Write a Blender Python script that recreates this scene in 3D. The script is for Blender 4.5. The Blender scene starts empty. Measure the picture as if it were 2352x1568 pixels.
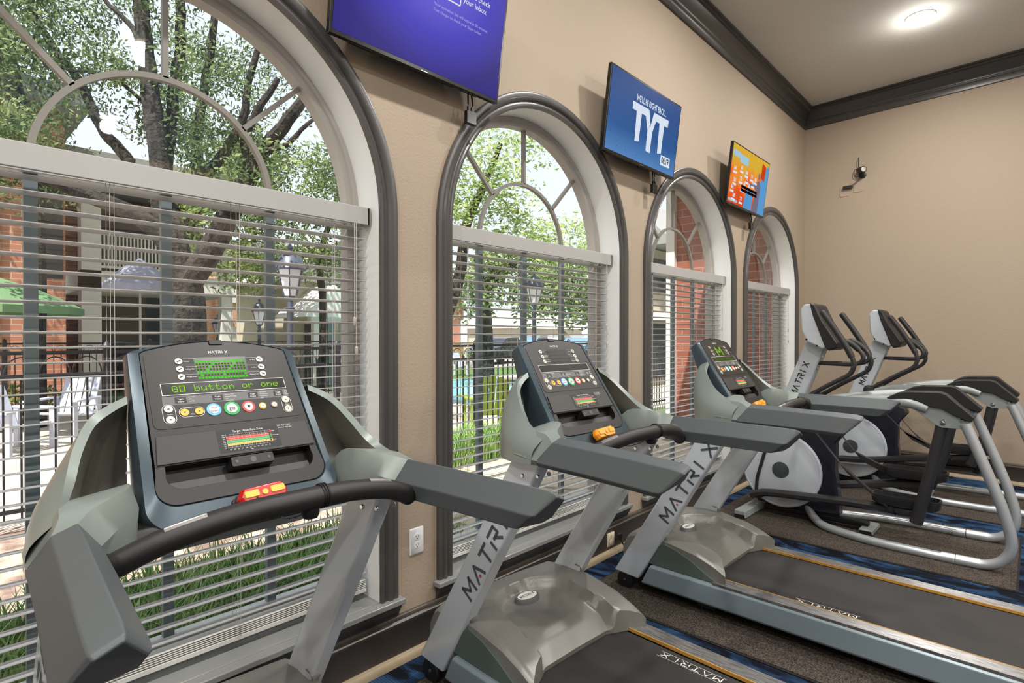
import bpy, bmesh, math, random
from mathutils import Vector, Matrix
random.seed(7)
PI=math.pi
S=bpy.context.scene
COL=S.collection
# ---------------------------------------------------------------- camera
FPX=1298.77; CAM=Vector((0,-2.16,1.5)); YAW=math.radians(42.870); PITCH=math.radians(-0.5385)
cd=bpy.data.cameras.new('camera'); cam=bpy.data.objects.new('camera',cd); COL.objects.link(cam)
cd.sensor_width=36; cd.lens=FPX/2352*36; cd.clip_start=.02; cd.clip_end=400
fw=Vector((math.cos(YAW)*math.cos(PITCH),math.sin(YAW)*math.cos(PITCH),math.sin(PITCH)))
rt=Vector((math.sin(YAW),-math.cos(YAW),0)); up=rt.cross(fw)
cam.matrix_world=Matrix(((rt.x,up.x,-fw.x,CAM.x),(rt.y,up.y,-fw.y,CAM.y),(rt.z,up.z,-fw.z,CAM.z),(0,0,0,1)))
S.camera=cam
def at(u,v,depth):
    return CAM+(fw+rt*((u-1176)/FPX)-up*((v-784)/FPX))*depth
# ---------------------------------------------------------------- world, sun, exposure
S.view_settings.view_transform='Standard'; S.view_settings.look='None'; S.view_settings.gamma=1
S.view_settings.exposure=0.0
w=bpy.data.worlds.new('world'); S.world=w; w.use_nodes=True
nt=w.node_tree; bgn=nt.nodes['Background']
sky=nt.nodes.new('ShaderNodeTexSky'); sky.sky_type='HOSEK_WILKIE'; sky.sun_direction=(-.5,-.24,1); sky.turbidity=3; sky.ground_albedo=.4
mx=nt.nodes.new('ShaderNodeMixRGB'); mx.inputs[0].default_value=.55; mx.inputs[2].default_value=(.86,.93,1,1)
nt.links.new(sky.outputs[0],mx.inputs[1]); nt.links.new(mx.outputs[0],bgn.inputs[0]); bgn.inputs[1].default_value=2.0
sd=bpy.data.lights.new('sun','SUN'); sd.energy=8.5; sd.angle=math.radians(.6); sd.color=(1,.95,.86)
sun=bpy.data.objects.new('sun',sd); COL.objects.link(sun)
sun.rotation_euler=Vector((.5,.24,-1)).to_track_quat('-Z','Y').to_euler(); sun.location=(0,0,20)
LAMPS=[(6.157,-1.385),(3.93,-1.385),(1.7,-1.385),(-.5,-1.385),(-2.7,-1.385),(5.55,-3.8),(3.93,-3.8),(1.6,-3.76),(-.5,-3.8),(-2.7,-3.8),(5.6,-6.2),(3.0,-6.9),(1.81,-6.2),(-.5,-6.2),(-2.7,-6.2)]  # one lamp visible, two mirrored in glass, the others assumed on a grid
LAMP_W=44.0; CEIL=4.33
# ---------------------------------------------------------------- materials
def lin(c):
    return tuple((x/255/12.92 if x/255<=.04045 else ((x/255+.055)/1.055)**2.4) for x in c)+(1,)
def mat(name,c,rough=.5,metal=0,bump=0,bscale=200,var=0,vscale=6,c2=None,spec=.5,coat=0,bdist=.002,emit=0,stretch=None):
    m=bpy.data.materials.new(name); m.use_nodes=True; t=m.node_tree; b=t.nodes['Principled BSDF']
    b.inputs['Base Color'].default_value=lin(c); b.inputs['Roughness'].default_value=rough; b.inputs['Metallic'].default_value=metal
    b.inputs['Specular IOR Level'].default_value=spec; b.inputs['Coat Weight'].default_value=coat
    if emit: b.inputs['Emission Color'].default_value=lin(c); b.inputs['Emission Strength'].default_value=emit
    if bump or var or c2:
        tc=t.nodes.new('ShaderNodeTexCoord'); mp=t.nodes.new('ShaderNodeMapping'); t.links.new(tc.outputs['Object'],mp.inputs[0])
        if stretch: mp.inputs['Scale'].default_value=stretch
    if bump:
        n=t.nodes.new('ShaderNodeTexNoise'); n.inputs['Scale'].default_value=bscale; n.inputs['Detail'].default_value=3
        t.links.new(mp.outputs[0],n.inputs[0]); bp=t.nodes.new('ShaderNodeBump'); bp.inputs['Strength'].default_value=bump; bp.inputs['Distance'].default_value=bdist
        t.links.new(n.outputs[0],bp.inputs['Height']); t.links.new(bp.outputs[0],b.inputs['Normal'])
    if c2 or var:
        n=t.nodes.new('ShaderNodeTexNoise'); n.inputs['Scale'].default_value=vscale; n.inputs['Detail'].default_value=4
        t.links.new(mp.outputs[0],n.inputs[0]); r=t.nodes.new('ShaderNodeValToRGB')
        r.color_ramp.elements[0].position=.38; r.color_ramp.elements[1].position=.62
        a=lin(c); z=lin(c2) if c2 else tuple(min(1,x*(1+var)) for x in a[:3])+(1,)
        r.color_ramp.elements[0].color=a; r.color_ramp.elements[1].color=z
        t.links.new(n.outputs[0],r.inputs[0]); t.links.new(r.outputs[0],b.inputs['Base Color'])
    return m
def emis(name,c,s=1.0):
    m=bpy.data.materials.new(name); m.use_nodes=True; t=m.node_tree; t.nodes.clear()
    o=t.nodes.new('ShaderNodeOutputMaterial'); e=t.nodes.new('ShaderNodeEmission'); e.inputs[0].default_value=lin(c); e.inputs[1].default_value=s
    t.links.new(e.outputs[0],o.inputs[0]); return m
def glass_mat(name,ior=1.45,tint=(1,1,1,1),extra=0):
    m=bpy.data.materials.new(name); m.use_nodes=True; t=m.node_tree; t.nodes.clear()
    o=t.nodes.new('ShaderNodeOutputMaterial'); tr=t.nodes.new('ShaderNodeBsdfTransparent'); tr.inputs[0].default_value=tint
    g=t.nodes.new('ShaderNodeBsdfGlossy'); g.inputs['Roughness'].default_value=.01
    l=t.nodes.new('ShaderNodeLayerWeight'); l.inputs[0].default_value=.5; pw=t.nodes.new('ShaderNodeMath'); pw.operation='POWER'; pw.inputs[1].default_value=5
    f=t.nodes.new('ShaderNodeMapRange'); f.inputs[3].default_value=.075; f.inputs[4].default_value=.9; x=t.nodes.new('ShaderNodeMixShader')
    t.links.new(l.outputs['Facing'],pw.inputs[0]); t.links.new(pw.outputs[0],f.inputs[0])
    t.links.new(f.outputs[0],x.inputs[0]); t.links.new(tr.outputs[0],x.inputs[1]); t.links.new(g.outputs[0],x.inputs[2]); t.links.new(x.outputs[0],o.inputs[0]); return m
def brick_mat(name,c1,c2,mortar,scale=4.0):
    m=bpy.data.materials.new(name); m.use_nodes=True; t=m.node_tree; b=t.nodes['Principled BSDF']; b.inputs['Roughness'].default_value=.9
    tc=t.nodes.new('ShaderNodeTexCoord'); g=t.nodes.new('ShaderNodeNewGeometry')
    sx=t.nodes.new('ShaderNodeSeparateXYZ'); t.links.new(tc.outputs['Object'],sx.inputs[0])
    ad=t.nodes.new('ShaderNodeMath'); ad.operation='ADD'; t.links.new(sx.outputs[0],ad.inputs[0]); t.links.new(sx.outputs[1],ad.inputs[1])
    cx=t.nodes.new('ShaderNodeCombineXYZ'); t.links.new(ad.outputs[0],cx.inputs[0]); t.links.new(sx.outputs[2],cx.inputs[1])
    k=t.nodes.new('ShaderNodeTexBrick'); k.inputs['Scale'].default_value=scale; k.inputs['Color1'].default_value=lin(c1); k.inputs['Color2'].default_value=lin(c2)
    k.inputs['Mortar'].default_value=lin(mortar); k.inputs['Mortar Size'].default_value=.018; k.inputs['Row Height'].default_value=.3; k.inputs['Brick Width'].default_value=.85
    t.links.new(cx.outputs[0],k.inputs[0]); t.links.new(k.outputs[0],b.inputs['Base Color']); return m
M={}
M['wall']=mat('wall_paint',(166,150,131),.75,bump=.5,bscale=90,bdist=.004)
M['ceil']=mat('ceiling_paint',(222,220,212),.85,bump=.5,bscale=45,bdist=.004)
M['trim']=mat('charcoal_trim',(66,63,61),.32)
M['base']=mat('baseboard_paint',(80,72,65),.35)
M['shoe']=mat('shoe_paint',(165,148,120),.5)
M['white']=mat('white_paint',(240,240,238),.5)
M['wframe']=mat('window_vinyl',(214,214,210),.5)
M['taupe']=mat('muntin_taupe',(128,124,116),.5); M['vframe']=mat('window_frame_taupe',(176,171,164),.5); M['sensor']=mat('pulse_sensor_metal',(120,118,116),.35,.6)
M['slate']=mat('muntin_slate',(120,134,138),.5)
M['stool']=mat('stool_paint',(140,142,140),.14)
M['slat']=mat('blind_slat',(172,172,172),.45)
M['val']=mat('blind_valance',(168,167,164),.5)
M['cord']=mat('blind_cord',(190,186,178),.8)
M['glass']=glass_mat('window_glass')
M['carpet']=None
M['mat']=mat('speckled_mat',(36,33,31),.95,bump=.6,bscale=160,vscale=170,c2=(90,81,72),spec=.2)
M['matedge']=mat('mat_edge',(22,21,22),.9)
M['shroud']=mat('shroud_plastic',(128,137,132),.3,.15)
M['hood']=mat('hood_plastic',(130,129,124),.36,.2)
M['hood_rec']=mat('hood_recess_plastic',(106,100,91),.42,.2)
M['post']=mat('upright_paint',(200,207,214),.2,.15)
M['postdark']=mat('upright_rear',(70,76,92),.35,.4)
M['rail']=mat('side_rail_paint',(144,160,168),.27,.25)
M['gsill']=mat('side_panel_plastic',(84,96,91),.5)
M['frame']=mat('console_frame_plastic',(62,76,84),.27,.3)
M['black']=mat('black_plastic',(22,20,19),.45)
M['face']=mat('console_overlay',(25,21,18),.45)
M['panel']=mat('console_panel',(46,45,44),.5)
M['gstrip']=mat('console_strip_grey',(92,93,94),.5)
M['pocket']=mat('pocket_shade_plastic',(74,72,64),.45)  # shroud plastic darkened to put the pocket's inner shade into the colour
M['casing']=mat('window_casing_paint',(78,76,74),.28)
M['deep']=mat('pocket_black',(10,10,11),.5)
M['pad']=mat('arm_rubber',(76,82,84),.5,bump=.35,bscale=420,bdist=.001)
M['grip']=mat('grip_rubber',(28,25,24),.5,bump=.35,bscale=500,bdist=.001)
M['tube']=mat('silver_tube',(176,182,186),.3,.45)
M['chrome']=mat('chrome',(220,220,220),.12,1)
M['belt']=mat('belt_rubber',(32,30,30),.65,bump=.3,bscale=300,bdist=.0006,vscale=5,c2=(40,38,38))
M['foot']=mat('foot_rail_aluminium',(138,137,136),.33,.45,vscale=30,c2=(98,96,94),stretch=(9,.5,1))
M['gold']=mat('yellow_edge',(186,138,62),.5)
M['lwhite']=mat('print_white',(225,222,215),.6,emit=.08)
M['lgrey']=mat('print_grey',(70,76,82),.5)
M['lred']=mat('print_red',(200,40,32),.5)
M['bsil']=mat('button_silver',(196,190,178),.35,.3,emit=.05)
M['borange']=mat('button_orange',(240,166,60),.4,emit=.1)
M['bgreen']=mat('ring_green',(26,150,66),.4,emit=.08)
M['bblue']=mat('ring_blue',(96,165,222),.4,emit=.1)
M['bred']=mat('ring_red',(208,60,48),.4,emit=.1)
M['bbrown']=mat('ring_bronze',(120,104,88),.4,.4)
M['led']=emis('led_green',(60,215,14),1.3)
M['leddim']=emis('led_green_dim',(90,150,22),.6)
M['ledoff']=mat('display_off',(16,20,12),.25)
M['ledtxt']=emis('led_text',(130,205,16),1.5)
M['cy']=mat('chart_yellow',(235,165,70),.5,emit=.1); M['cg']=mat('chart_green',(38,150,70),.5,emit=.1); M['cr']=mat('chart_red',(205,50,45),.5,emit=.1)
M['kred']=mat('key_red',(186,24,18),.3,coat=.4); M['kyel']=mat('key_yellow',(238,178,66),.35); M['kora']=mat('key_orange',(240,150,34),.35)
M['tvb']=mat('tv_black',(14,13,14),.22); M['tvd']=mat('tv_back',(20,20,21),.5)
M['edisc']=mat('elliptical_disc',(205,212,220),.35,.1); M['enavy']=mat('elliptical_shroud',(28,30,40),.32)
M['ebar']=mat('elliptical_bar',(42,41,42),.4); M['eblack']=mat('elliptical_black',(22,22,23),.5); M['esilver']=mat('elliptical_silver_plastic',(184,191,196),.36,.1)
M['ecap']=mat('disc_cap_grey',(66,72,76),.45); M['erail']=mat('elliptical_rail_paint',(150,156,154),.4,.15)
M['plate']=mat('plate_silver',(150,158,158),.35,.4)
M['outlet']=mat('outlet_white',(226,226,228),.35); M['ivory']=mat('outlet_ivory',(222,208,180),.4); M['slot']=mat('slot_dark',(30,28,26),.5)
# carpet
def carpet():
    m=bpy.data.materials.new('carpet_blue'); m.use_nodes=True; t=m.node_tree; b=t.nodes['Principled BSDF']; b.inputs['Roughness'].default_value=.95; b.inputs['Specular IOR Level'].default_value=.1
    tc=t.nodes.new('ShaderNodeTexCoord'); mp=t.nodes.new('ShaderNodeMapping'); mp.inputs['Scale'].default_value=(3.2,1.4,1); mp.inputs['Rotation'].default_value=(0,0,.4); t.links.new(tc.outputs['Object'],mp.inputs[0])
    n=t.nodes.new('ShaderNodeTexNoise'); n.inputs['Scale'].default_value=2.2; n.inputs['Detail'].default_value=5; n.inputs['Distortion'].default_value=1.2; t.links.new(mp.outputs[0],n.inputs[0])
    r=t.nodes.new('ShaderNodeValToRGB'); cr=r.color_ramp; cr.elements[0].position=.42; cr.elements[0].color=lin((22,24,34)); cr.elements[1].position=.5; cr.elements[1].color=lin((32,52,78))
    e=cr.elements.new(.62); e.color=lin((54,84,120)); t.links.new(n.outputs[0],r.inputs[0])
    wv=t.nodes.new('ShaderNodeTexWave'); wv.inputs['Scale'].default_value=28; wv.bands_direction='X'; wv.inputs['Distortion'].default_value=1.5; t.links.new(tc.outputs['Object'],wv.inputs[0])
    mi=t.nodes.new('ShaderNodeMixRGB'); mi.blend_type='MULTIPLY'; mi.inputs[0].default_value=.45; t.links.new(r.outputs[0],mi.inputs[1]); t.links.new(wv.outputs[0],mi.inputs[2])
    t.links.new(mi.outputs[0],b.inputs['Base Color']); return m
M['carpet']=carpet()
# ---------------------------------------------------------------- mesh helpers
class MB:
    def __init__(s): s.v=[]; s.f=[]
    def add(s,v,f):
        o=len(s.v); s.v+= [tuple(p) for p in v]; s.f+=[tuple(i+o for i in q) for q in f]; return s
    def box(s,a,b):
        x0,y0,z0=a; x1,y1,z1=b
        return s.add([(x0,y0,z0),(x1,y0,z0),(x1,y1,z0),(x0,y1,z0),(x0,y0,z1),(x1,y0,z1),(x1,y1,z1),(x0,y1,z1)],
            [(0,3,2,1),(4,5,6,7),(0,1,5,4),(1,2,6,5),(2,3,7,6),(3,0,4,7)])
    def loft(s,rings,caps=True,closed=False):
        n=len(rings[0]); v=[p for r in rings for p in r]; f=[]
        R=len(rings)
        for i in range(R if closed else R-1):
            j=(i+1)%R
            for k in range(n):
                l=(k+1)%n; f.append((i*n+k,i*n+l,j*n+l,j*n+k))
        if caps and not closed: f.append(tuple(range(n-1,-1,-1))); f.append(tuple((R-1)*n+k for k in range(n)))
        return s.add(v,f)
    def strip(s,rings):   # open rows
        n=len(rings[0]); v=[p for r in rings for p in r]; f=[]
        for i in range(len(rings)-1):
            for k in range(n-1): f.append((i*n+k,i*n+k+1,(i+1)*n+k+1,(i+1)*n+k))
        return s.add(v,f)
    def prism(s,poly,fn,a,b):   # fn(p,q,d) -> xyz
        return s.loft([[fn(p[0],p[1],a) for p in poly],[fn(p[0],p[1],b) for p in poly]])
    def tube(s,path,r,n=12,caps=True,sy=1.0,closed=False,rot=0):
        P=[Vector(p) for p in path]; rings=[]; N=len(P); prev=None
        for i,p in enumerate(P):
            a=P[(i-1)%N] if (closed or i>0) else p; c=P[(i+1)%N] if (closed or i<N-1) else p
            t=(c-a).normalized()
            if prev is None:
                u=t.cross(Vector((0,0,1)));  u=t.cross(Vector((1,0,0))) if u.length<1e-3 else u
                u.normalize()
            else:
                u=prev-t*prev.dot(t); u.normalize()
            prev=u; v=t.cross(u); rr=r[i] if isinstance(r,(list,tuple)) else r
            rings.append([p+u*math.cos(2*PI*k/n+rot)*rr+v*math.sin(2*PI*k/n+rot)*rr*sy for k in range(n)])
        return s.loft(rings,caps,closed)
    def lathe(s,prof,c,axis=(0,0,1),n=24):  # prof [(r,h)]
        ax=Vector(axis).normalized(); u=ax.orthogonal().normalized(); v=ax.cross(u); c=Vector(c)
        return s.loft([[c+ax*h+u*math.cos(2*PI*k/n)*max(r,1e-4)+v*math.sin(2*PI*k/n)*max(r,1e-4) for k in range(n)] for r,h in prof])
    def mesh(s,me,mw):
        return s.add([mw@v.co for v in me.vertices],[tuple(p.vertices) for p in me.polygons])
    def build(s,name,m,parent=None,bevel=0,ang=38,seg=2,recalc=True,flat=False):
        me=bpy.data.meshes.new(name); me.from_pydata(s.v,[],s.f); me.update()
        if recalc:
            b=bmesh.new(); b.from_mesh(me); bmesh.ops.recalc_face_normals(b,faces=b.faces); b.to_mesh(me); b.free()
        if isinstance(m,str): m=M[m]
        me.materials.append(m)
        if not flat:
            me.shade_smooth()
            try: me.set_sharp_from_angle(angle=math.radians(ang))
            except Exception: pass
        o=bpy.data.objects.new(name,me); COL.objects.link(o)
        if parent: o.parent=parent
        if bevel:
            q=o.modifiers.new('bevel','BEVEL'); q.width=bevel; q.segments=seg; q.limit_method='ANGLE'; q.angle_limit=math.radians(30); q.harden_normals=True
        return o
def empty(name,loc=(0,0,0),rz=0):
    o=bpy.data.objects.new(name,None); COL.objects.link(o); o.location=loc; o.rotation_euler=(0,0,rz); o.empty_display_size=.1; return o
def tag(o,label=None,cat=None,group=None,kind=None):
    if label: o['label']=label
    if cat: o['category']=cat
    if group: o['group']=group
    if kind: o['kind']=kind
    return o
def cr(pts,n=6):
    P=[Vector(p) for p in pts]; out=[]
    for i in range(len(P)-1):
        a=P[max(i-1,0)]; b=P[i]; c=P[i+1]; d=P[min(i+2,len(P)-1)]
        for k in range(n):
            t=k/n; out.append(.5*((2*b)+(c-a)*t+(2*a-5*b+4*c-d)*t*t+(3*b-a-3*c+d)*t**3))
    out.append(P[-1]); return out
def rrect(w,h,r,n=5,cx=0,cy=0):
    o=[]
    for sx,sy,a0 in ((1,1,0),(-1,1,PI/2),(-1,-1,PI),(1,-1,1.5*PI)):
        for k in range(n+1):
            a=a0+PI/2*k/n; o.append((cx+sx*(w/2-r)+r*math.cos(a),cy+sy*(h/2-r)+r*math.sin(a)))
    return o
def circ(cx,cy,rx,ry=None,n=24):
    ry=ry or rx; return [(cx+rx*math.cos(2*PI*k/n),cy+ry*math.sin(2*PI*k/n)) for k in range(n)]
_tc={}
def tmesh(s,bold=0):
    k=(s,bold)
    if k in _tc: return _tc[k]
    c=bpy.data.curves.new('t','FONT'); c.body=s; c.align_x='CENTER'; c.align_y='CENTER'; c.offset=bold; c.resolution_u=2
    o=bpy.data.objects.new('t',c); COL.objects.link(o); bpy.context.view_layer.update()
    me=bpy.data.meshes.new_from_object(o.evaluated_get(bpy.context.evaluated_depsgraph_get())); bpy.data.objects.remove(o); _tc[k]=me; return me
def frame(o,x,y,z=None):
    x=Vector(x).normalized(); y=Vector(y).normalized(); z=x.cross(y); o=Vector(o)
    return Matrix(((x.x,y.x,z.x,o.x),(x.y,y.y,z.y,o.y),(x.z,y.z,z.z,o.z),(0,0,0,1)))
def ptext(mb,s,mw,px,py,h,sx=1,bold=0,align='c'):
    me=tmesh(s,bold); xs=[v.co.x for v in me.vertices]
    if align=='l' and xs: px=px-min(xs)*h*sx
    if align=='r' and xs: px=px-max(xs)*h*sx
    return mb.mesh(me,mw@Matrix.Translation((px,py,0))@Matrix.Diagonal((h*sx,h,1,1)))
LOGO={'M':[((0,0),(0,1)),((0,1),(.5,.35)),((.5,.35),(1,1)),((1,1),(1,0))],'A':[((0,0),(.5,1)),((.5,1),(1,0))],'T':[((0,1),(1,1)),((.5,1),(.5,0))],
 'R':[((0,0),(0,.6)),((0,1),(.9,1)),((.9,1),(.95,.5)),((.95,.5),(.35,.5)),((.5,.5),(1,0))],'I':[((.5,0),(.5,1))],'X':[((0,0),(1,1)),((0,1),(1,0))]}
def seg(mb,mw,a,b,w,z=0.0006):
    a=Vector((a[0],a[1],0)); b=Vector((b[0],b[1],0)); d=(b-a); L=d.length; d/=L; n=Vector((-d.y,d.x,0))*w/2; a=a-d*w*.25; b=b+d*w*.25
    mb.add([mw@(a-n+Vector((0,0,z))),mw@(b-n+Vector((0,0,z))),mw@(b+n+Vector((0,0,z))),mw@(a+n+Vector((0,0,z)))],[(0,1,2,3)])
def logo(mb,mw,h,total,w,dot=None):
    step=total/6; lw=step*.68; x=-total/2+step*.16
    for ch in 'MATRIX':
        ww=lw if ch!='I' else lw*.3; xo=x if ch!='I' else x+lw*.1
        for a,b in LOGO[ch]: seg(mb,mw,(xo+a[0]*ww,(a[1]-.5)*h),(xo+b[0]*ww,(b[1]-.5)*h),w)
        if ch=='A' and dot is not None: dot.add([mw@Vector((p[0],p[1],.0012)) for p in circ(xo+.5*ww,-.28*h,h*.1,n=12)],[tuple(range(12))])
        x+=step
def pplate(mb,mw,poly,z0,z1):
    return mb.prism(poly,lambda a,b,d:mw@Vector((a,b,d)),z0,z1)
# ---------------------------------------------------------------- room shell
XL,YB=-4.0,-7.4
XE=7.76; ES=.0634            # end wall leans: x = XE + ES*y
def ex(y): return XE+ES*y
SPR=2.05; RI=.79; RO=.875; ZS=.30
WIN=[.665,2.655,4.64,6.595]
TH=.24
mb=MB()
xs=[XL]
def arch_z(dx,r): return SPR+math.sqrt(max(r*r-dx*dx,0))
def wall_quad(x0,x1,z0a,z0b,z1):   # front and back faces
    for y in (0,TH): mb.add([(x0,y,z0a),(x1,y,z0b),(x1,y,z1),(x0,y,z1)],[(0,1,2,3)])
px=XL
for c in WIN:
    wall_quad(px,c-RI,0,0,CEIL+.1)
    for y in (0,TH): mb.add([(c-RI,y,0),(c+RI,y,0),(c+RI,y,ZS),(c-RI,y,ZS)],[(0,1,2,3)])
    N=40
    for k in range(N):
        a0=PI-PI*k/N; a1=PI-PI*(k+1)/N
        xa=c+RI*math.cos(a0); xb=c+RI*math.cos(a1)
        wall_quad(xa,xb,SPR+RI*math.sin(a0),SPR+RI*math.sin(a1),CEIL+.1)
    px=c+RI
wall_quad(px,XE+.2,0,0,CEIL+.1)
tag(mb.build('wall_window','wall',recalc=False,flat=True),kind='structure')
yb=YB
tag(MB().add([(ex(TH),TH,0),(ex(yb),yb,0),(ex(yb),yb,CEIL+.1),(ex(TH),TH,CEIL+.1),(ex(TH)+.2,TH,0),(ex(yb)+.2,yb,0),(ex(yb)+.2,yb,CEIL+.1),(ex(TH)+.2,TH,CEIL+.1)],[(0,1,2,3),(4,5,6,7),(0,4,7,3),(1,5,6,2)]).build('wall_end','wall',flat=True),kind='structure')
tag(MB().box((XL,YB-.15,0),(XE+.2,YB,CEIL+.1)).build('wall_back','wall',flat=True),kind='structure')
tag(MB().box((XL-.15,YB,0),(XL,TH,CEIL+.1)).build('wall_left','wall',flat=True),kind='structure')
tag(MB().box((XL-.15,YB-.15,-.12),(XE+.2,TH,0)).build('floor','carpet',flat=True),kind='structure')
tag(MB().box((XL-.15,YB-.15,CEIL),(XE+.2,.02,CEIL+.1)).build('ceiling','ceil',flat=True),kind='structure')
M['roof']=mat('roof_grey',(120,116,110),.9)
tag(MB().box((XL-.3,YB-.3,CEIL+.12),(XE+.5,.95,CEIL+.35)).build('roof_eave','roof',flat=True),kind='structure')
# sweep along the window wall then the end wall
en=Vector((ES,1)).normalized()   # direction of end wall toward +y
def corner_sweep(name,m,prof):
    nin=Vector((-1,ES)).normalized()
    rings=[]
    for (d,z) in [0]*0 or []: pass
    A=[];B=[];C=[]
    for d,z in prof:
        A.append((XL,-d,z))
        # offset lines: y=-d ; end wall offset: point p with (p-(XE,0)).nin = d
        y=-d; x=XE+(d-nin.y*y)/nin.x
        B.append((x,y,z))
        C.append((ex(YB)+nin.x*d,YB+nin.y*d,z))
    return tag(MB().loft([A,B,C]).build(name,m,ang=50),kind='structure')
corner_sweep('trim_crown','trim',[(0,4.096),(.022,4.096),(.024,4.15),(.034,4.158),(.034,4.172),(.022,4.18),(.022,4.19),(.036,4.205),(.06,4.235),(.082,4.275),(.088,4.285),(.104,4.288),(.104,4.305),(.118,4.312),(.118,4.3301),(0,4.3301)])
corner_sweep('baseboard_window','base',[(0,.0),(.018,.0),(.018,.165),(.023,.17),(.023,.182),(.013,.19),(.013,.205),(.006,.213),(0,.213)])
corner_sweep('trim_shoe','shoe',[(.018,0),(.046,0),(.044,.014),(.038,.026),(.028,.034),(.018,.037)])
# ---------------------------------------------------------------- windows
def arch_rings(cx,prof,zb,n=48,spr=SPR):
    rings=[[(cx-r,y,zb) for r,y in prof]]
    for k in range(n+1):
        a=PI-PI*k/n
        rings.append([(cx+r*math.cos(a),y,spr+r*math.sin(a)) for r,y in prof])
    rings.append([(cx+r,y,zb) for r,y in prof]); return rings
def make_window(i,cx):
    W=tag(empty('window_%d'%i,(cx,0,ZS)),kind='structure')
    def P(mb,name,m,**k):
        o=mb.build(name,m,W,**k); o.matrix_parent_inverse=Matrix.Translation((-cx,0,-ZS)); return o
    P(MB().loft(arch_rings(cx,[(RI-.004,.0),(RI-.004,-.02),(RI+.006,-.024),(RI+.016,-.014),(RI+.03,-.014),(RI+.036,-.026),(RI+.05,-.03),(RI+.056,-.02),(RI+.075,-.024),(RO,-.02),(RO,0)],ZS)),'casing','casing',ang=50)
    P(MB().strip(arch_rings(cx,[(RI-.003,-.002),(RI-.003,TH)],ZS)),'reveal','white',ang=60,recalc=False)
    g=.206
    P(MB().loft(arch_rings(cx,[(.735,g-.03),(.75,g-.034),(.762,g-.034),(.766,g-.045),(RI-.004,g-.045),(RI-.004,g+.03),(.735,g+.03)],ZS+.04)),'window_frame','vframe',ang=50)
    f2=MB(); f2.box((cx-.785,g-.05,ZS),(cx+.785,g+.032,ZS+.035)); f2.box((cx-.785,g-.035,ZS+.035),(cx+.785,g+.03,ZS+.085)); f2.box((cx-.74,g-.03,SPR-.03),(cx+.74,g+.03,SPR+.015))
    P(f2,'window_sill_frame','wframe',bevel=.003)
    ring=MB(); rr=[]
    for k in range(41):
        a=PI-PI*k/40; rr.append([(cx+r*math.cos(a),y,SPR+.01+r*math.sin(a)) for r,y in ((.376,g-.012),(.396,g-.012),(.396,g+.012),(.376,g+.012))])
    ring.loft(rr)
    for a in (PI/4,PI/2,3*PI/4):
        d=Vector((math.cos(a),0,math.sin(a))); n=Vector((-d.z,0,d.x))*.0095; c=Vector((cx,0,SPR+.01))
        ring.loft([[c+d*t+n+Vector((0,g-.012,0)),c+d*t-n+Vector((0,g-.012,0)),c+d*t-n+Vector((0,g+.012,0)),c+d*t+n+Vector((0,g+.012,0))] for t in (.39,.745)])
    P(ring,'muntin_arch','taupe')
    mm=MB()
    for dx in (-.385,0,.385): mm.box((cx+dx-.018,g-.012,ZS+.08),(cx+dx+.018,g+.012,SPR-.03))
    P(mm,'muntin_bars','slate')
    gl=MB(); pts=[(cx-.745,g,ZS+.06)]+[(cx+.745*math.cos(PI-PI*k/40),g,SPR+.745*math.sin(PI-PI*k/40)) for k in range(41)]+[(cx+.745,g,ZS+.06)]
    gl.add(pts,[tuple(range(len(pts)))]); P(gl,'glass_pane','glass',flat=True,recalc=False)
    st=MB(); st.box((cx-RI,-.0,ZS-.02),(cx+RI,g-.03,ZS+.002)); st.box((cx-RO-.022,-.05,ZS-.025),(cx+RO+.022,0,ZS+.002)); P(st,'window_stool','stool',bevel=.006)
    ap=MB(); ap.loft([[(x,-d,z) for d,z in ((0,ZS-.026),(.04,ZS-.026),(.036,ZS-.04),(.028,ZS-.048),(.028,ZS-.058),(.02,ZS-.062),(.014,ZS-.08),(.01,ZS-.086),(0,ZS-.086))] for x in (cx-RO-.005,cx+RO+.005)])
    P(ap,'window_apron','trim')
for i,c in enumerate(WIN): make_window(i+1,c)
BL=['white slatted blind lowered over the large arched window behind the first treadmill','white slatted blind in the second arched window, with a lamp post seen through it','white slatted blind in the third arched window, between the two smaller televisions','white slatted blind in the narrowest arched window nearest the room corner']
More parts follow.
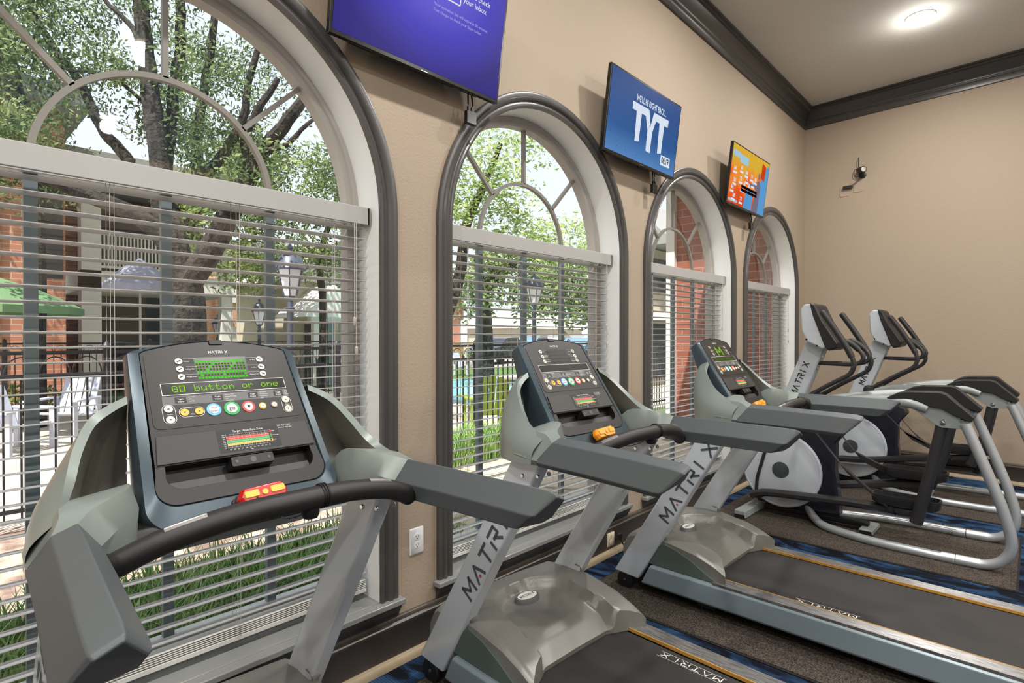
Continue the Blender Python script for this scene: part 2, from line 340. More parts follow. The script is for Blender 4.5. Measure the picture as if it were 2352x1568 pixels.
def make_blind(i,cx):
    B=tag(empty('window_blind',(cx,.1,2.04)),BL[i],'blind','white blinds in the arched windows')
    hw=.775
    def P(mb,name,m,**k):
        o=mb.build(name,m,B,**k); o.matrix_parent_inverse=Matrix.Translation((-cx,-.1,-2.04)); return o
    h=MB(); h.box((cx-hw-.005,.052,2.0),(cx+hw+.005,.066,2.078)); h.box((cx-hw,.052,2.0),(cx-hw+.012,.13,2.078)); h.box((cx+hw-.012,.052,2.0),(cx+hw,.13,2.078)); P(h,'valance','val',bevel=.003)
    h=MB(); h.box((cx-hw+.014,.07,2.02),(cx+hw-.014,.13,2.066)); P(h,'headrail','slat')
    s=MB(); n=34; zt=1.985; zb=.42; tilt=math.radians(-6)
    for k in range(n):
        z=zt-(zt-zb)*k/(n-1); rows=[]
        for x in (cx-hw+.01,cx+hw-.01):
            top=[];bot=[]
            for q in range(5):
                u=(q/4-.5)*.05; hh=.0022*(1-(q/2-1)**2)
                top.append((x,.1+u*math.cos(tilt),z+hh+u*math.sin(tilt)+.0012)); bot.append((x,.1+u*math.cos(tilt),z+hh+u*math.sin(tilt)-.0012))
            rows.append(top+bot[::-1])
        s.loft(rows)
    P(s,'slats','slat',recalc=False)
    b=MB(); b.box((cx-hw+.008,.076,.335),(cx+hw-.008,.124,.352)); 
    for k in range(5): b.box((cx-hw+.01,.077,.357+k*.0075),(cx+hw-.01,.123,.360+k*.0075))
    P(b,'bottom_rail','wframe',bevel=.002)
    for dx in (-.6,-.2,.2,.6):
        c=MB()
        for y in (.074,.126): c.tube([(cx+dx,y,2.02),(cx+dx,y,.345)],.0011,n=5)
        c.tube([(cx+dx+.012,.075,2.02),(cx+dx+.012,.075,.345)],.0009,n=5)
        P(c,'ladder_cord','cord')
    c=MB(); c.tube([(cx+.69,.045,2.0),(cx+.69,.045,1.58)],.0015,n=5); c.tube([(cx+.70,.046,2.0),(cx+.70,.046,1.45)],.0015,n=5); c.lathe([(.002,0),(.006,.01),(.007,.035),(.003,.04)],(cx+.69,.045,1.545)); c.lathe([(.002,0),(.006,.01),(.007,.035),(.003,.04)],(cx+.70,.046,1.415)); P(c,'pull_cord','cord')
for i,c in enumerate(WIN): make_blind(i,c)
# ---------------------------------------------------------------- floor mats
ML=['brown speckled rubber mat under the nearest treadmill at left','brown speckled rubber mat under the middle treadmill','brown speckled rubber mat under the far treadmill with the lit M display','brown speckled mat under the near elliptical trainer','brown speckled mat under the elliptical trainer by the end wall']
for i,(x0,x1,y0,y1) in enumerate([(.02,1.16,-.2,-2.7),(1.33,2.40,-.2,-2.7),(2.67,3.78,-.2,-2.7),(4.42,5.63,-.15,-2.09),(5.92,7.2,-.15,-2.3)]):
    e=empty('floor_mat',((x0+x1)/2,(y0+y1)/2,0)); tag(e,ML[i],'mat','rubber mats under the machines')
    a=(x1-x0)/2; b=(y0-y1)/2
    MB().box((-a,-b,.0005),(a,b,.005)).build('mat_edge','matedge',e,flat=True); MB().box((-a+.012,-b+.012,.005),(a-.012,b-.012,.0085)).build('mat_surface','mat',e,flat=True)
# ---------------------------------------------------------------- ceiling downlights
M['lens']=emis('downlight_lens',(255,244,220),4.0)
for i,(x,y) in enumerate(LAMPS):
    e=empty('downlight',(x,y,CEIL)); tag(e,'round recessed downlight in the ceiling near the crown moulding' if i==0 else 'round recessed ceiling downlight above the gym, out of direct view','downlight','recessed ceiling downlights')
    MB().lathe([(.115,0),(.115,-.006),(.108,-.012),(.09,-.012),(.082,-.002),(.082,.0)],(0,0,0),n=32).build('trim_ring','white',e)
    MB().lathe([(.083,-.003),(.083,-.005)],(0,0,0),n=32).build('lens','lens',e)
    l=bpy.data.lights.new('downlight_lamp','AREA'); l.shape='DISK'; l.size=.16; l.energy=LAMP_W*1.15; l.color=(1,.97,.93)
    o=bpy.data.objects.new('downlight_lamp',l); COL.objects.link(o); o.parent=e; o.location=(0,0,-.03)
    l=bpy.data.lights.new('ceiling_fill','POINT'); l.energy=LAMP_W*.13; l.color=(1,.97,.93); l.shadow_soft_size=.09  # point light added below each fixture to brighten the ceiling
    o=bpy.data.objects.new('ceiling_fill',l); COL.objects.link(o); o.parent=e; o.location=(0,0,-.14)
# ---------------------------------------------------------------- treadmills
PN=Vector((0,-.8285,.5598)); PD=Vector((0,-.25,-.37))
def CP(x,t,o=0.0): return Vector((x,.09,1.47))+PD*t+PN*o
CW=frame((0,.09,1.47),(1,0,0),(0,.5598,.8285))      # console plane: x right, y up the slope, origin at t=0
def T(t): return -t*.4466
def interp(tab,x):
    for (a,va),(b,vb) in zip(tab,tab[1:]):
        if (a-x)*(b-x)<=0: return va+(vb-va)*((x-a)/(b-a) if b!=a else 0)
    return tab[0][1] if abs(x-tab[0][0])<abs(x-tab[-1][0]) else tab[-1][1]
def sm(a,b,x):
    t=min(1,max(0,(x-a)/(b-a))); return t*t*(3-2*t)
def grid(mb,rows): return mb.strip(rows)
def smooth_grid(rows,n=4,m=4):
    r=[cr(q,m) for q in rows]; cols=list(zip(*r)); cols=[cr(c,n) for c in cols]; return [list(q) for q in zip(*cols)]
def treadmill(pose,label,variant):
    x,y,a=pose
    R=empty('treadmill',(x,y,0),math.radians(a)); tag(R,label,'treadmill','treadmills facing the windows')
    B=lambda mb,name,m,par=None,**k: mb.build(name,m,par or R,**k)
    # --- base
    for s in (-1,1):
        mb=MB(); prof=[(.352,.075),(.386,.067),(.396,.08),(.396,.176),(.386,.188),(.352,.188)]
        mb.loft([[(s*p,yy-(q-.07)*sl,q) for p,q in prof] for yy,sl in ((.335,.5),(-1.5,0))])
        B(mb,'side_rail','rail',bevel=.004)
        mb=MB(); n=9; pr=[(.306,.186)]+[(.306+.082*(k+.5*j)/n,.2005 if j else .1985) for k in range(n) for j in (0,1)]+[(.389,.199),(.389,.186)]
        mb.loft([[(s*p,yy,q) for p,q in pr] for yy in (-.09,-1.5)]); B(mb,'foot_rail','foot',ang=20)
        B(MB().box((min(s*.3015,s*.3062),-1.5,.186),(max(s*.3015,s*.3062),-.09,.2)),'edge_strip','gold')
        B(MB().box((min(s*.372,s*.392),-1.62,.04),(max(s*.372,s*.392),-1.5,.2)),'end_cap','black',bevel=.006)
        mb=MB(); mb.lathe([(.002,-.02),(.03,-.021),(.034,-.014),(.05,-.014),(.053,-.006),(.053,.010),(.05,.016),(.002,.016)],(s*.366,.45,.053),(s,0,0),n=28); w=B(mb,'transport_wheel','eblack')
        h=MB().lathe([(.002,0),(.018,0),(.02,-.003)],(s*.366,.45,.053),(s,0,0),n=20); h.lathe([(.002,.020),(.007,.019),(.008,.014)],(s*.366,.45,.053),(s,0,0),n=12); B(h,'hub','lgrey',w)
        mb=MB(); mb.lathe([(.022,0),(.024,.01),(.01,.016),(.008,.07)],(s*.34,-1.42,.0085),n=16); mb.lathe([(.004,0),(.004,.05)],(s*.36,-.02,.02),n=8);mb.lathe([(.004,0),(.004,.05)],(s*.36,-.09,.02),n=8); mb.box((min(s*.33,s*.37),-.1,.045),(max(s*.33,s*.37),.0,.07)); B(mb,'leveling_foot','eblack')
    B(MB().box((-.35,-1.48,.075),(.35,.42,.14)),'deck_frame','black')
    mb=MB(); mb.loft([[(xx,yy,zz) for yy,zz in ((.0,.17),(.0,.1868),(-1.46,.1868),(-1.5,.17),(-1.5,.15),(-1.46,.14),(0,.14))] for xx in (-.29,.29)]); belt=B(mb,'belt','belt',bevel=0)
    lg=MB(); sx=-.262 if variant=='M' else .243; yc=-.6 if variant=='M' else -.435
    mw=frame((sx,yc,.1872),(0,1,0),(-1,0,0)); logo(lg,mw,.026,.27,.0042)
    for yy in (-.02,.02): seg(lg,mw,(-.14,yy),(.14,yy),.0015)
    B(lg,'printed_lettering','lwhite',belt,flat=True,recalc=False)
    # --- hood
    zA=[(.47,.26),(.45,.31),(.42,.335),(.30,.352),(.168,.350),(.007,.322),(-.09,.287),(-.161,.25)]
    zC=[(.47,.26),(.45,.31),(.42,.335),(.34,.342),(.28,.322),(.2,.322),(.1,.305),(.0,.262),(-.06,.212)]
    def hz(lx,ly):
        ax=abs(lx)
        wl=.222+max(0,.12-ly)*.12
        d=(wl-ax) if ly<.12 else (1-math.sqrt((lx/.222)**2+((ly-.12)/.20)**2))*.2
        k=sm(-.002,.018,d); za=interp(zA,ly); crown=.012*(1-(lx/.36)**2)*sm(-.1,.3,ly)
        bul=interp([(.47,.0),(.3,.0),(.2,.012),(.08,.016),(-.06,.0)],ly)*sm(.03,.12,d)
        zc=min(za-.04,interp(zC,ly)-.004+bul)
        return (za+crown)*(1-k)+zc*k-.02*sm(.345,.372,ax)
    yr=[(0,-.058),(.2,-.06),(.25,-.085),(.305,-.11),(.36,-.15),(.38,-.155)]
    xsn=[-.366+.732*k/60 for k in range(61)]
    top=[];mid=[]
    rows=[]
    for v in range(49):
        t=v/48; rows.append([])
        for xx in xsn:
            ly=.47+(interp(yr,abs(xx))-.47)*t
            rows[-1].append((xx,ly,hz(xx,ly)))
    mb=MB(); mb.strip([[ (p[0],p[1],.1) for p in rows[0]]]+rows+[[(p[0],p[1]+.004,.188) for p in rows[-1]]])
    for ci in (0,-1): mb.strip([[ (r[ci][0],r[ci][1],.188) for r in rows],[r[ci] for r in rows]])
    hood=B(mb,'motor_hood','hood',ang=50,recalc=True)
    for s in (-1,1):
        pl=[(.30,.19),(.235,.30),(.20,.325),(.12,.308),(.03,.27),(-.05,.225),(-.12,.19)]
        B(MB().prism(pl,lambda p,q,d:(s*d,p,q),.36,.3745),'side_panel','gsill',bevel=.003)
        B(MB().lathe([(.002,.012),(.02,.011),(.026,0),(.026,-.02)],(s*.352,.215,.365),(s,0,.3),n=18),'pivot_cap','hood')
    bz=hz(0,.235)+.012
    mb=MB(); mb.loft([[(p[0],.235+p[1],zz) for p in circ(0,0,rx,ry,32)] for rx,ry,zz in ((.072,.05,bz-.03),(.066,.043,bz+.0),(.062,.039,bz+.006),(.056,.033,bz+.006))]); bd=B(mb,'badge','gstrip')
    mb=MB(); mb.loft([[(p[0],.235+p[1],zz) for p in circ(0,0,rx,ry,32)] for rx,ry,zz in ((.054,.031,bz+.0045),(.053,.030,bz+.0075))]); bf=B(mb,'badge_face','lwhite',bd)
    lg=MB(); logo(lg,frame((0,.235,bz+.0078),(1,0,0),(0,1,0)),.016,.088,.0026); B(lg,'badge_lettering','lgrey',bd,flat=True,recalc=False)
    # --- uprights
    ud=Vector((0,-.521,.8536)); un=Vector((0,.8536,.521))
    for s in (-1,1):
        pl=[(.524,.092),(.36,.082),(-.215,1.06),(-.21,1.10),(-.06,1.10),(-.054,1.04)]
        mb=MB().prism(pl,lambda p,q,d:(s*d,p,q),.328,.386)
        u=B(mb,'upright','post',bevel=.011,seg=3)
        if s==-1:
            lg=MB(); dt=MB(); c=Vector((-.3868,.052,.70)); logo(lg,frame(c,ud,un),.062,.57,.0125,dt)
            B(lg,'upright_lettering','lgrey',u,flat=True,recalc=False); B(dt,'letter_dot','lred',u,flat=True,recalc=False)
        for by,bzz in ((-.12,1.0),(-.195,1.01)):
            for q in (-1,1): B(MB().lathe([(.001,.004),(.006,.004),(.0085,0),(.009,-.002)],(s*(.357+q*.0293),by,bzz),(s*q,0,0),n=14),'bolt','chrome',u)
    # --- console shroud wings
    ST=[((.226,.012,1.357),(.228,.075,1.30),(.24,.05,1.062)),((.262,.006,1.341),(.264,.062,1.285),(.275,.045,1.055)),((.305,-.01,1.312),(.322,.045,1.235),(.335,.035,1.053)),
        ((.338,-.052,1.260),(.374,.0,1.175),(.386,-.002,1.053)),((.358,-.102,1.212),(.407,-.065,1.14),(.418,-.065,1.054)),((.376,-.168,1.174),(.424,-.15,1.115),(.432,-.145,1.056)),((.386,-.235,1.158),(.430,-.215,1.11),(.436,-.21,1.062))]
    RIN=[(.226,.004,1.34),(.254,-.002,1.326),(.293,-.016,1.297),(.323,-.056,1.247),(.343,-.104,1.198),(.359,-.14,1.170),(.366,-.16,1.162)]
    for s in (-1,1):
        sx_=lambda p:(s*p[0],p[1],p[2])
        rows=[[sx_(st[0]),sx_(st[1]),sx_(st[2])] for st in ST]
        mb=MB(); mb.strip(smooth_grid(rows,5,4)); rm=[cr([sx_(ri) for ri in RIN],5),cr([sx_(st[0]) for st in ST],5)]; mb.strip([list(q) for q in zip(*rm)])
        # inner pocket
        inn=[[sx_(ri),sx_((ri[0]-.008,st[1][1]-.024,(ri[2]+st[1][2])/2-.03)),sx_((st[2][0]-.04 if st[2][0]>.3 else st[2][0]-.012,st[2][1]-.03,1.115)),sx_((.25,-.06,1.112))] for ri,st in zip(RIN,ST)]
        mp=MB(); mp.strip(smooth_grid(inn,4,3))
        # arm base body
        secs=[(.045,[(.235,1.055),(.30,1.055),(.32,1.075),(.315,1.11),(.25,1.12),(.235,1.09)]),(-.05,[(.235,1.05),(.385,1.05),(.40,1.07),(.385,1.11),(.25,1.115),(.235,1.09)]),
              (-.125,[(.24,1.05),(.41,1.05),(.43,1.085),(.372,1.163),(.258,1.178),(.238,1.12)]),(-.20,[(.262,1.062),(.425,1.058),(.436,1.08),(.385,1.166),(.27,1.187),(.255,1.14)]),
              (-.24,[(.31,1.075),(.425,1.06),(.436,1.078),(.39,1.161),(.335,1.17),(.295,1.12)])]
        ring=[]
        for ly,pts in secs: ring.append([(s*p,ly,q) for p,q in pts])
        ring.append([(s*p,ly,q) for (p,q),ly in zip([(.340,1.062),(.425,1.060),(.437,1.076),(.407,1.141),(.369,1.157),(.332,1.102)],(-.262,-.232,-.232,-.28,-.285,-.275))])
        cols=[cr(c,3) for c in zip(*[[Vector(p) for p in r] for r in ring])]
        ring=[list(q) for q in zip(*cols)]
        mb.loft(ring)
        sh=B(mb,'console_shroud','shroud',ang=32)
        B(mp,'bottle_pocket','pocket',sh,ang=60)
        # padded arm
        sec=[(.340,1.060),(.425,1.058),(.438,1.074),(.408,1.142),(.370,1.158),(.332,1.103)]
        def psec(k,ys,zs=0): return [(s*(.379+(p-.379)*k+.034*max(0,(-.29-yy)/.48)),yy,1.11+(q-1.11)*k+zs) for (p,q),yy in zip(sec,ys)]
        rg=[psec(1.0,(-.262,-.232,-.232,-.28,-.285,-.275)),psec(1.015,(-.268,-.238,-.238,-.286,-.291,-.281)),psec(1.015,(-.45,)*6),psec(1.0,(-.62,)*6,-.002),psec(.99,(-.675,-.69,-.70,-.752,-.757,-.72),-.004),psec(.93,(-.695,-.707,-.722,-.778,-.781,-.742),-.006),psec(.8,(-.702,-.714,-.732,-.785,-.787,-.750),-.007)]
        mb=MB().loft(rg); arm=B(mb,'padded_arm','pad',ang=40,bevel=.011,seg=4)
    # black underside body between the wings
    mb=MB(); mb.loft([[(xx,yy,zz) for yy,zz in ((.05,1.05),(-.13,1.032),(-.185,1.045),(-.165,1.085),(.04,1.12))] for xx in (-.262,.262)]); B(mb,'console_base','black',bevel=.008)
    # cross handle
    pts=cr([(-.34,-.33,1.072),(-.25,-.362,1.112),(-.125,-.386,1.137),(0,-.394,1.142),(.125,-.386,1.137),(.25,-.362,1.112),(.34,-.33,1.072)],7)
    ch=B(MB().tube(pts,.0245,16),'cross_handle','grip')
    for s in (-1,1):
        q=[p for p in pts if .165<s*p[0]<.255]; mb=MB(); mb.tube([p+Vector((0,-.005,.0165)) for p in q],.0095,10,sy=1.15); B(mb,'pulse_sensor','sensor',ch)
        B(MB().lathe([(.027,0),(.0275,.006),(.025,.014)],(s*.338,-.331,1.075),(-s,-.1,.2),n=18),'grip_collar','deep',ch)
    mb=MB()
    for k in range(3): mb.tube([Vector((.05+.006*k,-.391,1.142))+Vector((0,math.cos(a)*.0262,math.sin(a)*.0262)) for a in [2*PI*j/20 for j in range(20)]],.0018,6,closed=True)
    tcord=cr([(.05,-.375,1.125),(.04,-.33,1.09),(.02,-.28,1.075),(.0,-.24,1.10),(-.01,-.2,1.115)],6)
    mb.tube(tcord,.0016,6); mb.lathe([(.002,0),(.016,.002),(.02,.012),(.018,.03)],(.03,-.386,1.095),n=14); B(mb,'tether_cord','deep',ch)
    # --- safety key
    kb=MB(); ko=frame((.012,-.165,1.105),(1,.0,.06),(0,-.5,.86)) if False else frame((.012,-.172,1.106),(1,0,.05),(-.03,.5598,.8285))
    c1,c2=('kred','kyel') if variant=='text' else ('kora','kora')
    hexa=lambda w,h:[(-w/2,0),(-w/2+.008,-h/2),(w/2-.008,-h/2),(w/2,0),(w/2-.012,h/2),(-w/2+.012,h/2)]
    kb.loft([[ko@Vector((p[0]*k,p[1]*k,z)) for p in hexa(.122,.042)] for k,z in ((.9,-.004),(1,.004),(1,.018),(.86,.03))]); K=B(kb,'safety_key',c1,bevel=.003)
    for s in (-1,1):
        kt=MB(); kt.loft([[ko@Vector((s*.031+p[0],p[1]+.002,z)) for p in rrect(w,h,.003,3)] for w,h,z in ((.036,.020,.026),(.033,.016,.0335))]); B(kt,'key_top',c2 if variant=='text' else 'kora',K)
    kt=MB(); kt.loft([[ko@Vector((p[0],p[1],z)) for p in circ(0,0,r,n=14)] for r,z in ((.008,.026),(.007,.0335))]); B(kt,'key_button',c2,K)
    B(MB().loft([[ko@Vector((p[0],p[1]-.012,z)) for p in rrect(w,h,.008,3)] for w,h,z in ((.15,.06,-.03),(.13,.045,-.004))]),'key_socket','black')
    # --- console body
    def outline(wt,wb,tt,tb,rc=.06,n=7,arc=.06):
        o=[]
        for k in range(13): # top arc left->right
            u=-1+2*k/12; o.append((u*(wt-.012),tt-arc*(1-u*u)))
        o.append((wt,tt+.018))
        for k in range(n+1):
            a=PI/2*k/n; o.append((wb-rc+rc*math.cos(a),tb-rc/.4466+rc/.4466*math.sin(a)))
        for k in range(n,-1,-1):
            a=PI/2*k/n; o.append((-(wb-rc+rc*math.cos(a)),tb-rc/.4466+rc/.4466*math.sin(a)))
        o.append((-wt,tt+.018)); return o
    O=outline(.212,.231,.012,1.085); I=outline(.186,.205,.022,.965,.045); I2=outline(.184,.203,.026,.955,.045)
    bk=[CP(x*.96,max(.02,t*1.0) if t>0 else t+.02,-.05-.10*sm(0,.9,t)) for x,t in O]
    mb=MB(); mb.loft([bk,[CP(x,t,-.03-.03*sm(.1,1,t)) for x,t in O],[CP(x,t,-.012) for x,t in O],[CP(x*.985,t*.99+.004,-.002) for x,t in O],[CP(x,t,.004) for x,t in I],[CP(x,t,-.002) for x,t in I2],[CP(x,t,-.034) for x,t in I2]],caps=True)
    fr=B(mb,'console_housing','frame',ang=50)
    def plate(poly,z0,z1,name,m,par,bv=.0): return B(MB().prism([(p,T(q)) for p,q in poly],lambda a,b,d:CW@Vector((a,b,d)),z0,z1),name,m,par,bevel=bv)
    ui=[k for k,(xx,tt) in enumerate(I2) if tt<.5]; up_=[I2[k] for k in ui if k<=13]+[(.196,.735),(-.196,.735)]+[I2[k] for k in ui if k>13]
    fc=plate(up_,-.033,.0022,'face_plate','black',R)
    ov=[(x,t) for x,t in outline(.170,.176,.055,.52,.02,4,arc=.05)]
    plate([(x*1.02,t) for x,t in outline(.174,.18,.045,.525,.015,4,arc=.055)],.0022,.0034,'control_overlay','face',fc)
    plate([(-.184,.565),(.184,.565),(.192,.73),(-.192,.73)],.002,.006,'lower_panel','panel',fc,.002)
    rec=[(-.205,.72),(.205,.72),(.205,.95),(-.205,.95)]; plate(rec,-.034,-.0325,'tray_recess','deep',fc)
    def ush(wa,wb,tb,rc):
        o=[(wa,.735),(wa+(wb-wa)*.3,.78)]
        for k in range(9):
            q=PI/2*k/8; o.append((wb-rc+rc*math.cos(q),tb-(rc-rc*math.sin(q))/.4466))
        return o+[(-x,t) for x,t in o[::-1]]
    uo=ush(.196,.2035,.955,.045); ui_=ush(.176,.178,.872,.035)
    mb=MB(); mb.loft([[CP(u[0],u[1],-.032),CP(u[0],u[1],.0022),CP(v[0],v[1],.0022),CP(v[0],v[1],-.032)] for u,v in zip(uo,ui_)]); B(mb,'tray_rim','black',fc,bevel=.0015)
    mb=MB(); mb.loft([[CP(xx,t,o) for t,o in ((.80,-.03),(.812,-.018),(.87,-.014),(.87,-.032))] for xx in (-.172,.172)]); B(mb,'tray_ledge','panel',fc,bevel=.002)
    mb=MB(); mb.prism([(p,T(.775)+q) for p,q in rrect(.105,.026,.004,3,.018,0)],lambda a,b,d:CW@Vector((a,b,d)),-.03,.010); sp=B(mb,'speaker_clip','black',fc,bevel=.002)
    mb=MB(); [mb.prism([(p+dx,T(.775)+q) for p,q in circ(0.018,0,r,n=14)],lambda a,b,d:CW@Vector((a,b,d)),.010,.0108) for dx,r in ((0,.008),(-.04,.004),(.04,.004))]; B(mb,'speaker_holes','lgrey',sp,flat=True)
    mb=MB(); mb.prism([(p,T(-.028)+q) for p,q in rrect(.034,.016,.003,3)],lambda a,b,d:CW@Vector((a,b,d)),-.006,.006); B(mb,'fan_clip','deep',fr,bevel=.002)
    # printing
    Z=.0037; mwp=CW@Matrix.Translation((0,0,Z))
    white=MB(); logo(white,CW@Matrix.Translation((0,T(.043),Z)),.0075,.050,.0014)
    bl=MB()
    lab_l=[('Manual',.102,-.101),('Rolling Hills',.156,-.1015),('Weight Loss',.208,-.102)]; lab_r=[('5K Run',.104,.1055),('Fat Burn',.16,.1055),('Fitness Test',.21,.105)]
    for tx,t,x0 in lab_l+lab_r:
        B(MB().prism([(p,T(t)+q) for p,q in circ(x0,0,.0088,n=20)],lambda a,b,d:CW@Vector((a,b,d)),.0034,.0056),'program_button','bsil',fc)
        s=1 if x0<0 else -1
        pplate(bl,CW,[(p,T(t)+q) for p,q in rrect(.031,.0125,.001,2,x0+s*.0255,0)],.0034,.0036)
        ptext(white,tx,mwp,x0+s*.012,T(t),.0048,align='l' if s==1 else 'r')
        for k in (0,):
            seg(bl,CW@Matrix.Translation((x0,T(t),.0057)),(-.004,-.002*s),(.004,.002*s),.0028)
            seg(white,CW@Matrix.Translation((0,0,.0036)),(x0+s*.008,T(t)+.0072),(x0+s*.042,T(t)+.0072),.0004)
    # LED grid
    g0=MB(); pplate(g0,CW,[(-.0645,T(.078)),(.0685,T(.078)),(.0685,T(.23)),(-.0645,T(.23))],.0034,.0037); mg=B(g0,'matrix_display','ledoff',fc,flat=True)
    on=MB(); dim=MB(); NC,NR=16,8
    Mg=["................","...X.......X....","...XX.....XX....","...X.X...X.X....","...X..X.X..X....","...X...X...X....","...X.......X....","...X.......X...."]
    for r in range(NR):
        for c in range(NC):
            cx_=-.0595+.119*c/(NC-1)+.002*0; cy_=T(.088+.132*r/(NR-1)); h=.0026
            if variant=='text': k=on if (r in (1,5,7) or (r+c)%7==0) and r>0 else (dim if r>0 else None)
            elif variant=='M': k=on if Mg[r][c]=='X' or (c>0 and Mg[r][c-1]=='X') else None
            else: k=None
            if k is not None: pplate(k,CW,[(cx_-h,cy_-h),(cx_+h,cy_-h),(cx_+h,cy_+h),(cx_-h,cy_+h)],.0037,.0039)
            elif variant=='off' and r%2==0 and c==0: pplate(bl,CW,[(-.06,cy_-h),(.063,cy_-h),(.063,cy_+h),(-.06,cy_+h)],.0037,.0038)
    if on.v: B(on,'lit_segments','led' if variant=='text' else 'ledtxt',mg,flat=True)
    if dim.v: B(dim,'dim_segments','leddim',mg,flat=True)
    # text display
    td=MB(); pplate(td,CW,[(-.153,T(.247)),(.158,T(.247)),(.158,T(.322)),(-.153,T(.322))],.0034,.0038); td_=B(td,'text_display','ledoff',fc,flat=True)
    bz_=MB()
    for a_,b_ in (((-.153,.247),(.158,.247)),((.158,.247),(.158,.322)),((.158,.322),(-.153,.322)),((-.153,.322),(-.153,.247))): seg(bz_,CW@Matrix.Translation((0,0,.0037)),(a_[0],T(a_[1])),(b_[0],T(b_[1])),.0014)
    B(bz_,'display_border','lwhite',td_,flat=True,recalc=False)
    FONT={'G':["01110","10001","10000","10111","10001","10001","01111"],'O':["11111","10001","10001","10001","10001","10001","11111"],'b':["10000","10000","10110","11001","10001","10001","11110"],'u':["00000","00000","10001","10001","10001","10011","01101"],'t':["01000","01000","11110","01000","01000","01001","00110"],'o':["00000","00000","01110","10001","10001","10001","01110"],'n':["00000","00000","10110","11001","10001","10001","10001"],'r':["00000","00000","10110","11001","10000","10000","10000"],'e':["00000","00000","01110","10001","11111","10000","01110"]}
    if variant!='off':
        lt=MB(); px0=-.128; ps=.00265
        for ch_ in 'GO button or one' if variant=='text' else '':
            if ch_ in FONT:
                for r in range(7):
                    for c in range(5):
                        if FONT[ch_][r][c]=='1':
                            cx_=px0+c*ps; cy_=T(.284)+(3-r)*ps; h=ps*.4; pplate(lt,CW,[(cx_-h,cy_-h),(cx_+h,cy_-h),(cx_+h,cy_+h),(cx_-h,cy_+h)],.0038,.004)
            px0+=ps*6.4
        if variant=='M':
            for k in range(26): cx_=-.12+k*.0096; pplate(lt,CW,[(cx_-.003,T(.275)),(cx_+.003,T(.275)),(cx_+.003,T(.30)),(cx_-.003,T(.30))],.0038,.004)
        B(lt,'display_text','ledtxt' if variant=='text' else 'leddim',td_,flat=True)
    gs=MB(); pplate(gs,CW,[(-.155,T(.33)),(.158,T(.33)),(.159,T(.385)),(-.156,T(.385))],.0034,.0036); gs_=B(gs,'label_strip','gstrip',fc,flat=True)
    for x0,ls in ((-.105,('Heart Rate','METS','WATTS')),(-.018,('Distance / Time','Distance Remaining','Pace','Average Pace')),(.072,('Total Elapsed','Time Remaining','Total Distance','Speed')),(.142,('Incline','Laps','Calories'))):
        pplate(bl,CW,[(p,T(.357)+q) for p,q in rrect(.026,.017,.001,2,x0-.010,0)],.0036,.0039)
        ptext(white,'Toggle',CW@Matrix.Translation((0,0,.0040)),x0-.010,T(.350),.0052); ptext(white,'Display',CW@Matrix.Translation((0,0,.0040)),x0-.010,T(.366),.0052)
        for k,l in enumerate(ls[:3 if x0>.1 else 4]): ptext(white,l,CW@Matrix.Translation((0,0,.0040)),x0+.0085,T(.341+.0135*k),.0036,sx=.8 if x0>.1 else 1,align='l')
    # round keys
    def rnd(x0,t,r,mring,mface,name,glyph=None,gs_=.008,ro=None):
        t_=T(t); mb=MB(); pplate(mb,CW,[(p,q) for p,q in circ(x0,t_,ro or r*1.0,n=28)],.0034,.0052); o=B(mb,name,mring,fc)
        mb=MB(); pplate(mb,CW,[(p,q) for p,q in circ(x0,t_,r*.68,n=24)],.0052,.0062); B(mb,'key_face',mface,o)
        if glyph: gm=MB(); ptext(gm,glyph,CW@Matrix.Translation((0,0,.0064)),x0,t_,gs_,bold=.02); B(gm,'key_print','lgrey',o,flat=True,recalc=False)
    rnd(-.044,.434,.0175,'bblue','lwhite','cool_down_key'); gm=MB(); ptext(gm,'cool',CW@Matrix.Translation((0,0,.0064)),-.044,T(.424),.0085,bold=.02); ptext(gm,'down',CW@Matrix.Translation((0,0,.0064)),-.044,T(.444),.0085,bold=.02); B(gm,'key_print','lgrey',fc,flat=True,recalc=False)
    rnd(0,.436,.0195,'bgreen','lwhite','go_key','go',.017)
    rnd(.043,.434,.0165,'bred','lwhite','stop_key'); gm=MB(); pplate(gm,CW,[(p,T(.434)+q) for p,q in rrect(.007,.007,.0005,1,.043,0)],.0062,.0065); B(gm,'key_print','slot',fc,flat=True)
    rnd(.080,.437,.0098,'borange','lwhite','pause_key','ll',.008); rnd(.112,.435,.0095,'bbrown','lwhite','enter_key','–',.011)
    def pillk(x0,t,w_,h_,tiny,faces,m):
        seg2=MB(); P_=rrect(w_,h_,min(w_,h_)/2-.0005,8,x0,T(t)); n=len(P_)
        for k in range(n): seg(seg2,CW@Matrix.Translation((0,0,.0037)),P_[k],P_[(k+1)%n],.0009)
        o=B(seg2,'key_surround','lwhite',fc,flat=True,recalc=False)
        for fx,ft,gl in faces:
            mb=MB(); pplate(mb,CW,circ(fx,T(ft),.0098,n=22),.0034,.0056); q=B(mb,'arrow_key',m,o)
            mb=MB(); s_=1 if gl=='u' else -1; pplate(mb,CW,[(fx-.0035,T(ft)-.0015*s_),(fx+.0035,T(ft)-.0015*s_),(fx,T(ft)+.0025*s_)] if s_>0 else [(fx-.0035,T(ft)+.0015),(fx,T(ft)-.0025),(fx+.0035,T(ft)+.0015)],.0056,.006); B(mb,'key_arrow','slot',o,flat=True)
        ptext(white,tiny,CW@Matrix.Translation((0,0,.0040)),x0+.002,T(t) if h_>w_ else T(t)-.006,.0045)
    pillk(-.146,.440,.028,.052,'Incline',((-.146,.408,'u'),(-.146,.474,'d')),'bsil')
    pillk(.147,.440,.026,.050,'Speed',((.147,.408,'u'),(.147,.472,'d')),'bsil')
